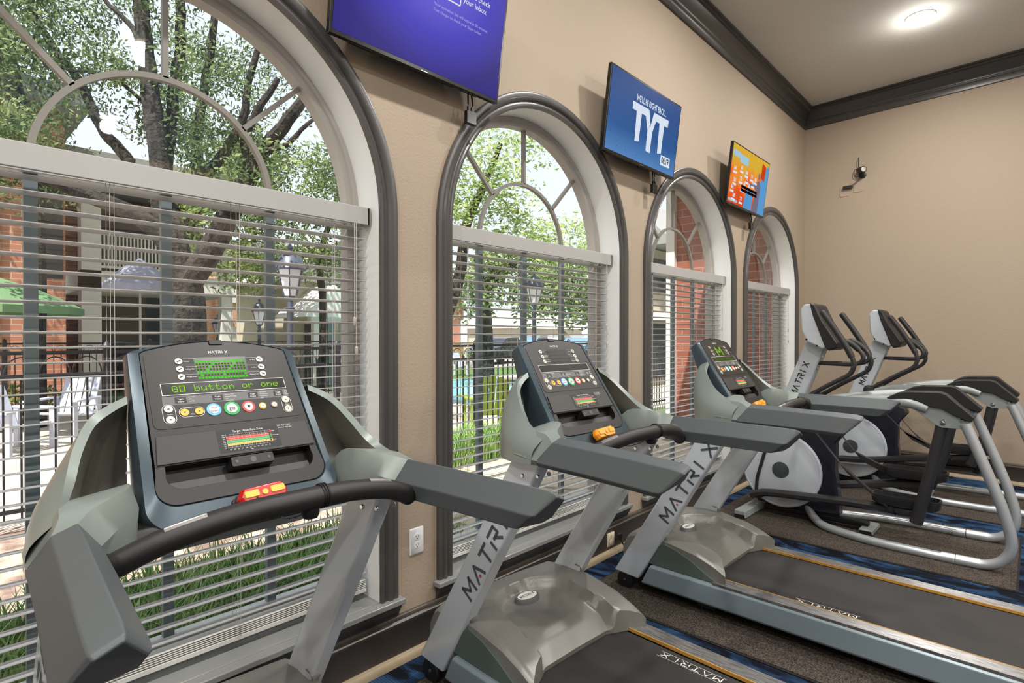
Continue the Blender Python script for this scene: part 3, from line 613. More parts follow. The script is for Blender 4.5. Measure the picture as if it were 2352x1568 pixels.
    pillk(-.0955,.436,.058,.026,'Time',((-.112,.436,'d'),(-.079,.436,'u')),'borange')
    # chart card
    c0=MB(); pplate(c0,CW,[(-.053,T(.572)),(.101,T(.572)),(.101,T(.712)),(-.053,T(.712))],.006,.0064); cc=B(c0,'heart_rate_card','deep',fc,flat=True)
    Zc=CW@Matrix.Translation((0,0,.0068)); cw=MB(); ptext(cw,'Target Heart Rate Zone',Zc,.024,T(.588),.0078)
    cyl=MB(); cgr=MB(); cre=MB()
    for k in range(11):
        x0=-.032+k*.0098
        for mb,ta,tb in ((cre,.617+k*.0006,.638),(cgr,.639,.660+k*.0002),(cyl,.661,.674)): pplate(mb,Zc,[(x0,T(ta)),(x0+.0085,T(ta)),(x0+.0085,T(tb)),(x0,T(tb))],0,.0002)
        ptext(cw,str(20+5*k),Zc,x0+.004,T(.698),.0042)
        seg(cw,Zc,(x0-.0006,T(.602)),(x0-.0006,T(.69)),.0003)
    for k in range(8): ptext(cw,str(220-20*k),Zc,-.036,T(.606+.0113*k),.004,align='r'); seg(cw,Zc,(-.033,T(.606+.0113*k)),(.076,T(.606+.0113*k)),.0003)
    for t_,m_,l_ in ((.612,cre,'High'),(.640,cgr,'Moderate'),(.668,cyl,'Low')): pplate(m_,Zc,[(.078,T(t_-.01)),(.081,T(t_-.01)),(.081,T(t_+.01)),(.078,T(t_+.01))],0,.0002); ptext(cw,l_,Zc,.083,T(t_),.0042,align='l')
    ptext(cw,'Age',Zc,.024,T(.708),.0042)
    B(cyl,'chart_low','cy',cc,flat=True); B(cgr,'chart_moderate','cg',cc,flat=True); B(cre,'chart_high','cr',cc,flat=True); B(cw,'chart_print','lwhite',cc,flat=True,recalc=False)
    ptext(white,'220 - Age = MHR',CW@Matrix.Translation((0,0,.0064)),.120,T(.582),.0052); ptext(white,'Maximum Heart Rate',CW@Matrix.Translation((0,0,.0064)),.122,T(.597),.0042)
    B(bl,'dark_print','deep',fc,flat=True,recalc=False); B(white,'face_print','lwhite',fc,flat=True,recalc=False)
    return R
DY=2.2406-2.16
treadmill((.58608,-.67215+DY,-.288),'nearest treadmill, green display reading GO button or one, red and yellow safety key','text')
treadmill((1.89999,-.79355+DY,-3.093),'middle grey treadmill with a dark unlit display and an orange safety key','off')
treadmill((3.28965,-.90633+DY,-.798),'farther grey treadmill whose lit display shows a green letter M','M')
# ---------------------------------------------------------------- elliptical trainers
def elliptical(pose,label,ph):
    x,y,a=pose
    R=tag(empty('elliptical_trainer',(x,y,0),math.radians(a)),label,'elliptical trainer','elliptical trainers facing the window wall')
    B=lambda mb,name,m,par=None,**k: mb.build(name,m,par or R,**k)
    # floor tubes and rear loops
    for s in (-1,1):
        path=cr([(s*.03,-.19,.12),(s*.10,-.26,.055),(s*.226,-.385,.036),(s*.32,-.664,.034),(s*.338,-.95,.034),(s*.334,-1.2,.034),(s*.334,-1.34,.045),(s*.336,-1.425,.11),(s*.338,-1.45,.22),(s*.34,-1.41,.40),(s*.34,-1.36,.55),(s*.339,-1.295,.73),(s*.336,-1.22,.93)],6)
        t=B(MB().tube(path,.031,14),'base_tube','tube')
        c=MB(); c.tube([(s*.335,-1.10,.034),(s*.334,-1.30,.037)],.034,16); B(c,'tube_sleeve','tube',t)
        c=MB(); c.lathe([(.001,0),(.011,0),(.012,-.004)],(s*.334-.031,-1.235,.036),(-1,0,0),n=14); c.tube([(s*.334+.033*math.cos(q),-1.175,.036+.033*math.sin(q)) for q in [2*PI*k/20 for k in range(20)]],.0025,5,closed=True); B(c,'sleeve_bolt','eblack',t)
        # top rail
        rail=[(s*.06,.02,.84),(s*.13,-.25,.945),(s*.22,-.46,.995),(s*.30,-.70,1.035),(s*.335,-.90,1.045),(s*.338,-1.02,1.01)]
        rr=[.06,.056,.05,.046,.04,.03]
        pts=cr(rail,5); rads=[rr[0]+(rr[-1]-rr[0])*k/(len(pts)-1) for k in range(len(pts))]
        B(MB().tube(pts,rads,14),'top_rail','erail')
        # plates
        pl=[(-.90,1.035),(-.93,1.012),(-1.07,.905),(-1.10,.892),(-1.20,.895),(-1.235,.93),(-1.255,.965),(-1.15,1.06),(-1.0,1.06)]
        P=B(MB().prism(pl,lambda p,q,d:(s*d,p,q),.33,.34) if s>0 else MB().prism(pl,lambda p,q,d:(-d,p,q),.33,.34),'hinge_plate','plate',bevel=.002)
        B(MB().prism(pl,lambda p,q,d:(s*d,p,q),.285,.293),'hinge_plate','plate',bevel=.002)
        for by,bz in ((-1.102,.924),(-1.206,.948)):
            c=MB()
            for o_,dr in ((.34,1),(.285,-1)): c.lathe([(.001,.012),(.008,.012),(.013,.007),(.018,.002),(.019,0)],(s*o_,by,bz),(s*dr,0,0),n=20)
            B(c,'pivot_bolt','chrome',P)
        # rubber pad over the rail
        sec=[(-.79,1.072,0),(-.85,1.108,0),(-.90,1.122,0),(-1.085,1.13,0),(-1.12,1.118,0),(-1.18,1.06,0),(-1.268,.975,0)]
        top=[(yy,zz) for yy,zz,_ in sec]; bot=[(-1.25,.945),(-1.17,.975),(-1.10,1.018),(-1.0,1.03),(-.9,1.035),(-.83,1.055)]
        poly=top+bot
        rg=[[(s*(.312+dx),.0+(p+ .0),q-(.0 if i<len(top) else 0)) for i,(p,q) in enumerate(poly)] for dx in (-.042,.042)]
        rg=[[(s*(.312-.034),p*1,q-.006) for p,q in poly],[(s*(.312-.044),p,q-.014*(i<len(top))) for i,(p,q) in enumerate(poly)]][::-1]
        mb=MB().loft([[(s*(.312+dx),p,q+(dz if i<len(top) else -dz*.3)) for i,(p,q) in enumerate(poly)] for dx,dz in ((-.048,-.006),(-.044,.0),(.044,.0),(.048,-.006))])
        B(mb,'step_pad','eblack',bevel=.003)
    # centre rail and feet
    B(MB().box((-.035,-.62,.03),(.035,.15,.075)),'centre_beam','eblack',bevel=.01)
    for xx,yy,w_,h_ in ((0,.22,.385,.05),(0,-.62,.13,.028)):
        f=MB(); f.loft([[(xx+sx*w_,yy+dy,zz) for dy,zz in ((-.05,.012),(.05,.012),(.045,.012+h_*1.2),(-.045,.012+h_*1.2))] for sx in (-1,1)]); ft=B(f,'stabiliser_foot','erail',bevel=.008)
        for sx in (-1,1): B(MB().box((xx+sx*w_-.012,yy-.04,.0005),(xx+sx*w_+.012,yy+.04,.04)),'rubber_end','eblack',ft)
    # drive housing
    hp=[(.20,.09),(.24,.40),(.20,.72),(.05,.86),(-.15,.895),(-.33,.87),(-.455,.82),(-.475,.76),(-.40,.66),(-.395,.45),(-.425,.2),(-.43,.09)]
    hp2=[(p*.99-.002,q*.99+.003) for p,q in hp]
    mb=MB(); mb.loft([[(-.064,p*.96,q*.97+.01) for p,q in hp],[(-.052,p,q) for p,q in hp],[(.052,p,q) for p,q in hp],[(.064,p*.96,q*.97+.01) for p,q in hp]]); B(mb,'drive_housing','enavy',bevel=.01)
    yl=MB(); yl.tube(cr([(-.062,-.33,.872),(-.062,-.42,.853),(-.062,-.467,.83)],4),.006,8); B(yl,'accent_stripe','gold')
    for s in (-1,1):
        mb=MB(); mb.lathe([(.305,0),(.312,.012),(.308,.022),(.296,.026),(.29,.0245),(.284,.026),(.002,.03)],(s*.056,0,.39),(s,0,0),n=64); d=B(mb,'flywheel_cover','edisc',ang=25)
        B(MB().lathe([(.066,.028),(.066,.0335),(.06,.035),(.002,.036)],(s*.056,0,.39),(s,0,0),n=32),'cover_cap','ecap',d)
        mb=MB(); mb.tube([(s*.092,.10,.62),(s*.092,.185,.30),(s*.092,.20,.12)],.014,8); B(mb,'front_strut','ebar')
    # mast
    md=Vector((0,-.385,1)).normalized(); mp_=lambda z,o:(-.10-.385*(z-1.03)*1.0+o*1)
    mb=MB(); mb.loft([[(sx*w_,mp_(z,o),z+oz) for sx,o in ((-1,.085),(1,.085),(1,-.075),(-1,-.075))] for z,w_,oz in ((.66,.068,0),(1.03,.064,0),(1.46,.06,0))]); m_=B(mb,'mast','esilver',bevel=.014,seg=3)
    lg=MB(); logo(lg,frame((-.0655,mp_(1.155,0)+.01,1.155),(0,-.359,.933),(0,.933,.359)),.045,.30,.0075); B(lg,'mast_lettering','slot',m_,flat=True,recalc=False)
    mb=MB(); mb.lathe([(.002,.06),(.05,.058),(.085,.04),(.10,.0),(.10,-.02)],(0,-.13,.84),(0,-.3,1),n=28); B(mb,'pivot_cover','gsill')
    mb=MB(); mb.tube([(-.29,-.19,.985),(.29,-.19,.985)],.022,12); B(mb,'pivot_axle','ebar')
    # console
    cp=[(-.195,1.755),(-.165,1.71),(-.175,1.545),(-.215,1.455),(-.335,1.395),(-.37,1.43),(-.28,1.70),(-.245,1.755)]
    mb=MB(); mb.loft([[(sx,p,q) for p,q in cp] for sx in (-.16,.16)]); c_=B(mb,'console_housing','esilver',bevel=.016,seg=3)
    fp=[(-.235,1.765),(-.275,1.75),(-.33,1.62),(-.435,1.445),(-.43,1.405),(-.37,1.385),(-.345,1.42),(-.26,1.66)]
    mb=MB(); mb.loft([[(sx,p,q) for p,q in fp] for sx in (-.168,.168)]); f_=B(mb,'console_face','black',bevel=.012,seg=3)
    B(MB().loft([[(sx,p,q) for p,q in ((-.283,1.735),(-.334,1.62),(-.331,1.618),(-.28,1.733))] for sx in (-.09,.09)]),'display','deep',f_)
    for by,bz in ((-.215,1.475),(-.29,1.425)):
        B(MB().lathe([(.001,.004),(.006,.003),(.008,0)],(-.161,by,bz),(-1,0,0),n=12),'screw','eblack',c_)
    # fixed grips
    for s in (-1,1):
        p=cr([(s*.02,-.27,1.285),(s*.07,-.42,1.283),(s*.095,-.54,1.287),(s*.10,-.592,1.32),(s*.10,-.585,1.37),(s*.10,-.53,1.43),(s*.10,-.48,1.46),(s*.10,-.455,1.455)],5)
        g=B(MB().tube(p,.016,12),'fixed_grip','ebar'); B(MB().tube(p[-14:],.0215,12),'grip_sleeve','grip',g)
    for bz,by in ((1.335,-.27),(1.245,-.235)): B(MB().lathe([(.002,.03),(.014,.028),(.016,0)],(-.02,by,bz),(-.4,-1,0),n=14),'clamp_knob','chrome')
    # moving handles, links, pedals
    for s in (-1,1):
        o=ph[0] if s<0 else ph[1]
        def hpnt(yy,zz,xx=.28): # swing about pivot
            ca,sa=math.cos(o),math.sin(o); dy,dz=yy+.19,zz-.985; return (s*xx,-.19+dy*ca-dz*sa,.985+dy*sa+dz*ca)
        p=cr([hpnt(-.19,.985),hpnt(-.30,1.062),hpnt(-.42,1.14),hpnt(-.52,1.20),hpnt(-.556,1.235),hpnt(-.572,1.29),hpnt(-.552,1.36),hpnt(-.50,1.46),hpnt(-.44,1.56),hpnt(-.375,1.66),hpnt(-.355,1.69)],5)
        h=B(MB().tube(p,.017,14),'moving_handle','ebar'); B(MB().tube(p[-22:],[.0225]*19+[.021,.017,.008],14),'handle_sleeve','grip',h)
        mb=MB(); mb.lathe([(.002,.055),(.028,.05),(.042,.03),(.046,.0),(.042,-.03),(.02,-.045)],(s*.28,-.19,.985),(s,0,0),n=22); B(mb,'pivot_hub','eblack',h)
        pz=ph[2] if s<0 else ph[3]; ps=ph[4] if s<0 else ph[5]
        pb=cr([(s*.17,.20,pz-.07),(s*.175,.08,pz-.03),(s*.18,-.15,pz-.01),(s*.19,-.55,pz+ps*.5),(s*.22,-.95,pz+ps)],5)
        mb=MB(); mb.tube(pb,.05,8,sy=.62,rot=PI/8); bar=B(mb,'pedal_bar','ebar')
        B(MB().tube([(s*.10,.13,pz-.05),(s*.2,.13,pz-.05)],.03,14),'crank_joint','eblack',bar)
        ez=pz+ps
        st=MB(); st.tube([(s*.30,-1.102,.93),(s*.30,-1.04,.60),(s*.30,-.955,ez-.05)],[.037,.036,.04],14); B(st,'hanging_strut','ebar')
        lk=MB(); lk.loft([[(s*.24+dx,yy+dy,zz+dz) for dx,dy,dz in ((-.02,-.03,-.036),(.02,-.03,-.036),(.02,.03,.036),(-.02,.03,.036))] for yy,zz in ((-.17,.93),(-.50,pz+.28),(-.80,pz+ps+.0))]); B(lk,'drive_link','ebar',bevel=.004)
        B(MB().lathe([(.002,.03),(.02,.028),(.024,0),(.02,-.02)],(s*.255,-.80,pz+ps),(s,0,0),n=16),'link_joint','eblack')
        # pedal tray
        c=Vector((s*.19,-.88,pz+ps+.045)); tp=rrect(.15,.40,.05,5)
        mb=MB(); mb.loft([[c+Vector((p*k,q*k,z)) for p,q in tp] for k,z in ((.85,-.02),(1,.0),(1.03,.055),(.97,.055),(.93,.008),(.5,.006))]); pd=B(mb,'pedal','ebar',ang=50)
        tr=MB(); 
        for k in range(7): tr.box((c.x-.05,c.y-.15+k*.045,c.z+.004),(c.x+.05,c.y-.13+k*.045,c.z+.014))
        B(tr,'pedal_tread','eblack',pd)
elliptical((5.041,-.606+.0,-.535),'elliptical trainer beside the farther treadmill, nearer of the two','' or (0,0,.235,.245,.03,.15))
elliptical((6.589,-.786,.328),'elliptical trainer nearest the end wall, behind the other one',(0,0,.30,.24,.13,.02))
# ---------------------------------------------------------------- televisions
def tv(i,x0,x1,label,size=.57):
    cx=(x0+x1)/2; wdt=x1-x0; yb,zb=-.10,2.70; ang=math.atan2(.065,.52) if i else math.atan2(.09,.60)
    h=size
    R=tag(empty('television',(cx,yb,zb)),label,'television','televisions above the windows'); R.rotation_euler=(ang,0,0)
    # local: x right, z up the screen, -y toward the room
    def B(mb,name,m,par=None,**k): return mb.build(name,m,par or R,**k)
    a=wdt/2
    cb=B(MB().box((-a,-.008,0),(a,.018,h)),'cabinet','tvb',bevel=.003)
    mb=MB(); mb.loft([[(-a+.03,.018,.02),(a-.03,.018,.02),(a-.03,.018,h-.03),(-a+.03,.018,h-.03)],[(-a+.10,.06,.05),(a-.10,.06,.05),(a-.10,.06,h*.6),(-a+.10,.06,h*.6)]]); bk=B(mb,'back_shell','tvd')
    vt=MB()
    for k in range(5): vt.box((-a+.12+k*.155,.03,.012),(-a+.23+k*.155,.055,.03))
    B(vt,'vent','deep',bk)
    mb=MB(); mb.box((-.16,.055,.16),(.16,.075,.40)); mb.tube([(0,.06,.2),(0,.13,.16)],.02,8); mb.tube([(0,.06,.36),(0,.145,.33)],.02,8); B(mb,'wall_bracket','tvd')
    lg=MB(); pplate(lg,frame((0,-.0085,.006),(1,0,0),(0,0,1)),[(-.02,-.0012),(.02,-.0012),(.02,.0012),(-.02,.0012)],0,.0003); B(lg,'maker_badge','chrome',cb,flat=True)
    b=.012
    SW=wdt-2*b; SH=h-b-.018
    fr=frame((-a+b,-.0085,.018),(1,0,0),(0,0,1)); return R,cb,fr,SW,SH,B
def tvmat(name,build):
    m=bpy.data.materials.new(name); m.use_nodes=True; t=m.node_tree; t.nodes.clear()
    o=t.nodes.new('ShaderNodeOutputMaterial'); e=t.nodes.new('ShaderNodeEmission'); g=t.nodes.new('ShaderNodeBsdfGlossy'); g.inputs['Roughness'].default_value=.35; g.inputs[0].default_value=(.02,.02,.02,1)
    ad=t.nodes.new('ShaderNodeAddShader'); t.links.new(e.outputs[0],ad.inputs[0]); t.links.new(g.outputs[0],ad.inputs[1]); t.links.new(ad.outputs[0],o.inputs[0])
    tc=t.nodes.new('ShaderNodeTexCoord'); build(t,tc,e); return m
def ramp(t,els,inp):
    r=t.nodes.new('ShaderNodeValToRGB'); c=r.color_ramp
    c.elements[0].position=els[0][0]; c.elements[0].color=lin(els[0][1]); c.elements[1].position=els[-1][0]; c.elements[1].color=lin(els[-1][1])
    for p,q in els[1:-1]: e=c.elements.new(p); e.color=lin(q)
    t.links.new(inp,r.inputs[0]); return r
def scr_purple(t,tc,e):
    g=t.nodes.new('ShaderNodeTexGradient'); g.gradient_type='SPHERICAL'; mp=t.nodes.new('ShaderNodeMapping'); mp.inputs['Location'].default_value=(-.02,0,-1.0); mp.inputs['Scale'].default_value=(1.7,1,1.9)
    t.links.new(tc.outputs['Object'],mp.inputs[0]); t.links.new(mp.outputs[0],g.inputs[0]); r=ramp(t,[(0,(26,14,120)),(.35,(48,38,176)),(.75,(92,82,205)),(1,(110,100,215))],g.outputs[0]); t.links.new(r.outputs[0],e.inputs[0]); e.inputs[1].default_value=1.05
def scr_blue(t,tc,e):
    sx=t.nodes.new('ShaderNodeSeparateXYZ'); t.links.new(tc.outputs['Object'],sx.inputs[0]); mr=t.nodes.new('ShaderNodeMapRange'); mr.inputs[1].default_value=0; mr.inputs[2].default_value=.56; t.links.new(sx.outputs[2],mr.inputs[0])
    r=ramp(t,[(0,(84,134,190)),(.35,(40,86,146)),(1,(44,74,132))],mr.outputs[0]); t.links.new(r.outputs[0],e.inputs[0])
def scr_orange(t,tc,e):
    n=t.nodes.new('ShaderNodeTexNoise'); n.inputs['Scale'].default_value=5; t.links.new(tc.outputs['Object'],n.inputs[0]); sx=t.nodes.new('ShaderNodeSeparateXYZ'); t.links.new(tc.outputs['Object'],sx.inputs[0])
    ma=t.nodes.new('ShaderNodeMath'); ma.operation='MULTIPLY_ADD'; ma.inputs[1].default_value=1.1; t.links.new(sx.outputs[2],ma.inputs[0]); t.links.new(n.outputs[0],ma.inputs[2])
    r=ramp(t,[(.42,(205,60,30)),(.62,(228,92,34)),(.82,(236,140,50)),(1,(214,172,52))],ma.outputs[0]); t.links.new(r.outputs[0],e.inputs[0])
M['s1']=tvmat('screen_purple',scr_purple); M['s2']=tvmat('screen_blue',scr_blue); M['s3']=tvmat('screen_orange',scr_orange)
M['swhite']=emis('screen_white',(222,232,245),.95); M['slav']=emis('screen_lavender',(196,190,240),.85); M['sblk']=emis('screen_black',(18,22,30),.6); M['ssky']=emis('screen_sky',(96,160,215),.9); M['sdot']=emis('screen_dot',(70,112,165),.8); M['sgry']=emis('screen_grey',(130,120,140),.8); M['spink']=emis('screen_pink',(222,100,90),.85); M['sdor']=emis('screen_dark_orange',(214,70,25),.85); M['spale']=emis('screen_pale',(170,205,225),.9)
def Q(mb,fr,x0,y0,x1,y1,z=.0006): mb.add([fr@Vector(p) for p in ((x0,y0,z),(x1,y0,z),(x1,y1,z),(x0,y1,z))],[(0,1,2,3)])
def PG(mb,fr,pts,z=.0006): mb.add([fr@Vector((p[0],p[1],z)) for p in pts],[tuple(range(len(pts)))])
# screen 1
R,cb,fr,W_,H_,B=tv(0,1.150,2.100,'large television above the first window with a purple sign in screen',.62)
sc=MB(); Q(sc,fr,0,0,W_,H_,0.0003); s1=B(sc,'screen','s1',cb,flat=True,recalc=False)
tx=MB(); tz=fr@Matrix.Translation((0,0,.0007))
ptext(tx,'Please check',tz,.70*W_,.70*H_,.034,bold=.012,align='l'); ptext(tx,'your inbox',tz,.70*W_,.635*H_,.034,bold=.012,align='l')
B(tx,'screen_heading','swhite',s1,flat=True,recalc=False)
tx=MB(); ptext(tx,'Your activation link will expire in 30 minutes.',tz,.52*W_,.495*H_,.0185,align='l'); ptext(tx,"Don't forget to check your Spam folder.",tz,.52*W_,.452*H_,.0185,align='l')
B(tx,'screen_caption','slav',s1,flat=True,recalc=False)
ic=MB(); P_=rrect(.125,.09,.008,3,.615*W_,.65*H_)
for k in range(len(P_)): seg(ic,tz,P_[k],P_[(k+1)%len(P_)],.007)
seg(ic,tz,(.615*W_-.06,.65*H_+.043),(.615*W_,.66*H_),.005); seg(ic,tz,(.615*W_+.06,.65*H_+.043),(.615*W_,.66*H_),.005); B(ic,'envelope_icon','swhite',s1,flat=True,recalc=False)
# screen 2
R,cb,fr,W_,H_,B=tv(1,3.07,4.03,'television between the second and third windows with a blue TYT screen',.545)
sc=MB(); Q(sc,fr,0,0,W_,H_,.0003); s2=B(sc,'screen','s2',cb,flat=True,recalc=False)
tz=fr@Matrix.Translation((0,0,.0007)); tx=MB()
ptext(tx,"WE'LL BE RIGHT BACK...",tz,.56*W_,.79*H_,.058,sx=.66,bold=.02); B(tx,'screen_heading','swhite',s2,flat=True,recalc=False)
L=MB()
def TT(x,b_): # tapered T
    PG(L,fr,[(x-.085,.725*H_),(x+.095,.725*H_),(x+.09,.625*H_),(x-.087,.625*H_)]); PG(L,fr,[(x-.032,.627*H_),(x+.036,.627*H_),(x+.032,b_*H_+.01),(x-.022,b_*H_)])
TT(.365,.24); TT(.682,.22)
yx=.525
PG(L,fr,[(yx-.095,.725*H_),(yx-.032,.725*H_),(yx+.004,.55*H_),(yx-.028,.45*H_)]); PG(L,fr,[(yx+.036,.725*H_),(yx+.095,.725*H_),(yx+.036,.45*H_),(yx+.002,.50*H_)]); PG(L,fr,[(yx-.03,.455*H_),(yx+.004,.53*H_),(yx+.037,.455*H_),(yx+.034,.175*H_),(yx-.026,.185*H_)])
B(L,'screen_letters','swhite',s2,flat=True,recalc=False)
ck=MB(); Q(ck,fr,.765*W_,.09*H_,.915*W_,.225*H_,.0007); ck_=B(ck,'clock_box','swhite',s2,flat=True,recalc=False)
tx=MB(); ptext(tx,'00:19',fr@Matrix.Translation((0,0,.0011)),.84*W_,.157*H_,.065,sx=.75,bold=.02); B(tx,'clock_digits','sblk',s2,flat=True,recalc=False)
dt=MB()
for r in range(12):
    for c in range(18):
        if random.random()<.5: continue
        X_=(.04+.055*c)*W_; Y_=(.08+.078*r)*H_; Q(dt,fr,X_-.004,Y_-.004,X_+.004,Y_+.004,.0005)
B(dt,'screen_dots','sdot',s2,flat=True,recalc=False)
# screen 3
R,cb,fr,W_,H_,B=tv(2,5.034,5.965,'small television over the fourth window with an orange weather map screen',.545)
sc=MB(); Q(sc,fr,0,0,W_,H_,.0003); s3=B(sc,'screen','s3',cb,flat=True,recalc=False)
q=MB(); PG(q,fr,[(.78*W_,.0),(W_,0),(W_,.95*H_),(.93*W_,.90*H_),(.86*W_,.70*H_),(.78*W_,.55*H_)],.0005); PG(q,fr,[(.40*W_,0),(.63*W_,0),(.63*W_,.36*H_),(.45*W_,.36*H_)],.0005); B(q,'screen_water','ssky',s3,flat=True,recalc=False)
q=MB(); PG(q,fr,[(.80*W_,.95*H_),(.92*W_,.90*H_),(.90*W_,.62*H_),(.80*W_,.66*H_)],.0006); B(q,'screen_land','sdor',s3,flat=True,recalc=False)
q=MB(); PG(q,fr,[(.64*W_,0),(.80*W_,0),(.82*W_,.5*H_),(.76*W_,.60*H_),(.70*W_,.55*H_)],.0007); PG(q,fr,[(p,q_) for p,q_ in circ(.755*W_,.68*H_,.025,.035)],.0007); PG(q,fr,[(.70*W_,.52*H_),(.48*W_,.46*H_),(.48*W_,.42*H_),(.70*W_,.42*H_)],.0007); B(q,'presenter_shape','sgry',s3,flat=True,recalc=False)
q=MB(); Q(q,fr,.02*W_,.80*H_,.2*W_,.90*H_,.0008); Q(q,fr,.2*W_,.74*H_,.42*W_,.88*H_,.0008); Q(q,fr,.02*W_,.03*H_,.24*W_,.075*H_,.0008)
B(q,'screen_banner','spale',s3,flat=True,recalc=False)
q=MB()
for tx_,ty_ in ((.1,.60),(.27,.66),(.4,.62),(.55,.60),(.66,.58),(.12,.40),(.27,.47),(.33,.34),(.43,.52),(.5,.42),(.60,.50),(.14,.14),(.33,.13),(.38,.42),(.08,.27)):
    ptext(q,str(random.choice((61,64,66,68,71,73,58))),fr@Matrix.Translation((0,0,.0009)),tx_*W_,ty_*H_,.05,bold=.03); Q(q,fr,tx_*W_-.04,ty_*H_-.045,tx_*W_+.04,ty_*H_-.026,.0009)
B(q,'map_labels','swhite',s3,flat=True,recalc=False)
q=MB(); Q(q,fr,.30*W_,.33*H_,.74*W_,.38*H_,.001); Q(q,fr,.30*W_,.27*H_,.74*W_,.32*H_,.001); B(q,'caption_bars','sblk',s3,flat=True,recalc=False)
for k,(x_,l_) in enumerate(((1.945,'black cable adapter hanging under the purple screen television'),(3.80,'black cable adapter hanging under the blue TYT television'),(5.74,'black cable adapter hanging under the orange map television'))):
    z_=2.70
    e=tag(empty('cable_adapter',(x_,-.07,z_-.14)),l_,'adapter','black adapters hanging below the televisions')
    MB().box((-.032,-.012,.0),(.032,.012,.065)).build('adapter_box','tvb',e,bevel=.003)
    m=MB()
    for dx in (-.012,.012): m.tube(cr([(dx,0,.06),(dx*1.3,0,.10),(dx,.005,.15)],4),.004,8); m.box((dx-.007,-.006,.06),(dx+.007,.006,.088))
    m.build('adapter_lead','tvb',e)
# ---------------------------------------------------------------- outlets
def outlet(loc,rz,label,m,w_=.082,h_=.125,plug=False):
    R=tag(empty('wall_outlet',loc,rz),label,'outlet','wall outlets'); fr=frame((0,0,0),(1,0,0),(0,0,1))
    MB().loft([[fr@Vector((p[0],p[1],z)) for p in rrect(a,b,.005,3)] for a,b,z in ((w_,h_,0),(w_,h_,.003),(w_-.008,h_-.008,.006))]).build('cover_plate',m,R)
    for s in (-1,1):
        rc=MB(); rc.loft([[fr@Vector((p[0],p[1]+s*.0195,z)) for p in circ(0,0,.0172,.0145,24)] for z in (.005,.0075)]); o=rc.build('receptacle',m,R)
        sl=MB()
        for dx in (-.0065,.0065): Q(sl,fr,dx-.0013,s*.0195-.001,dx+.0013,s*.0195+.007,.0078)
        PG(sl,fr,circ(0,s*.0195-.007,.0028,n=12),.0078); sl.build('slots','slot',o,flat=True,recalc=False)
    return R
outlet((1.657,0,.527),0,'white wall outlet between the first and second windows','outlet')
outlet((3.305,-.018,.103),0,'ivory outlet low on the dark baseboard with a black plug','ivory',.085,.092)
outlet((7.695,-.996,.53),-PI/2-.0633,'white outlet low on the end wall behind the far elliptical','outlet')
pc=tag(empty('power_cord',(3.36,-.045,.12)),'black power cord plugged into the low ivory outlet and coiled on the floor','power cord')
MB().box((-.022,-.02,-.02),(.022,.014,.02)).build('plug','slot',pc,bevel=.006)
p=[(0,-.01,-.01),(.02,-.03,-.06),(.05,-.04,-.105),(.12,-.05,-.113),(.2,-.06,-.112)]
for k in range(40):
    a=k/40*4*PI; p.append((.26+.07*math.cos(a+PI),-.10+.055*math.sin(a+PI),-.111+.0006*k))
p+=[(.16,-.2,-.112),(.05,-.24,-.112),(-.05,-.2,-.112),(-.12,-.16,-.112)]
MB().tube(cr(p,3),.0045,7).build('cord','slot',pc)
# ---------------------------------------------------------------- security camera on the end wall
nx=Vector((-1,ES,0)).normalized()
sc_=tag(empty('security_camera',(ex(-.64)-.0,-.64,3.40)),'small black security camera with an antenna high on the end wall','security camera')
MB().lathe([(.04,0),(.04,.012),(.02,.02),(.012,.05)],(0,0,0),nx,n=20).build('mount_base','eblack',sc_)
d=Vector((-.75,-.55,-.12)).normalized(); c=Vector((-.075,0,.045))
MB().lathe([(.002,-.05),(.03,-.048),(.036,-.04),(.036,.05),(.03,.054),(.002,.05)],c,d,n=24).build('camera_body','eblack',sc_)
MB().lathe([(.026,.053),(.026,.058),(.018,.06),(.017,.056)],c,d,n=24).build('lens_ring','bsil',sc_)
MB().tube([(-.05,.03,.07),(-.05,.035,.20)],[.006,.005],8).build('antenna','eblack',sc_)
MB().tube(cr([(-.05,.0,.04),(-.04,.07,.07),(-.035,.08,.0),(-.05,.02,-.03),(-.03,.05,-.07),(-.02,.10,-.10),(-.015,.16,-.125)],5),.0035,7).build('camera_cable','eblack',sc_)
MB().loft([[Vector((-.02,.15,-.12))+Vector((0,a,b))+Vector((z,0,0)) for a,b in rrect(.10,.035,.008,3)] for z in (-.012,.012)]).build('cable_connector','eblack',sc_)
for k,(yy,zz,l_) in enumerate(((-.455,3.24,'blank beige wall plate below the security camera cable, left one'),(-.60,3.27,'blank beige wall plate right under the security camera'))):
    MBp=MB().loft([[Vector((ex(yy),yy,zz))+nx*z+Vector((0,a,b)) for a,b in rrect(.10,.12,.006,3)] for z in (0,.006)])
    tag(MBp.build('wall_plate','wall'),l_,'wall plate','blank wall plates')
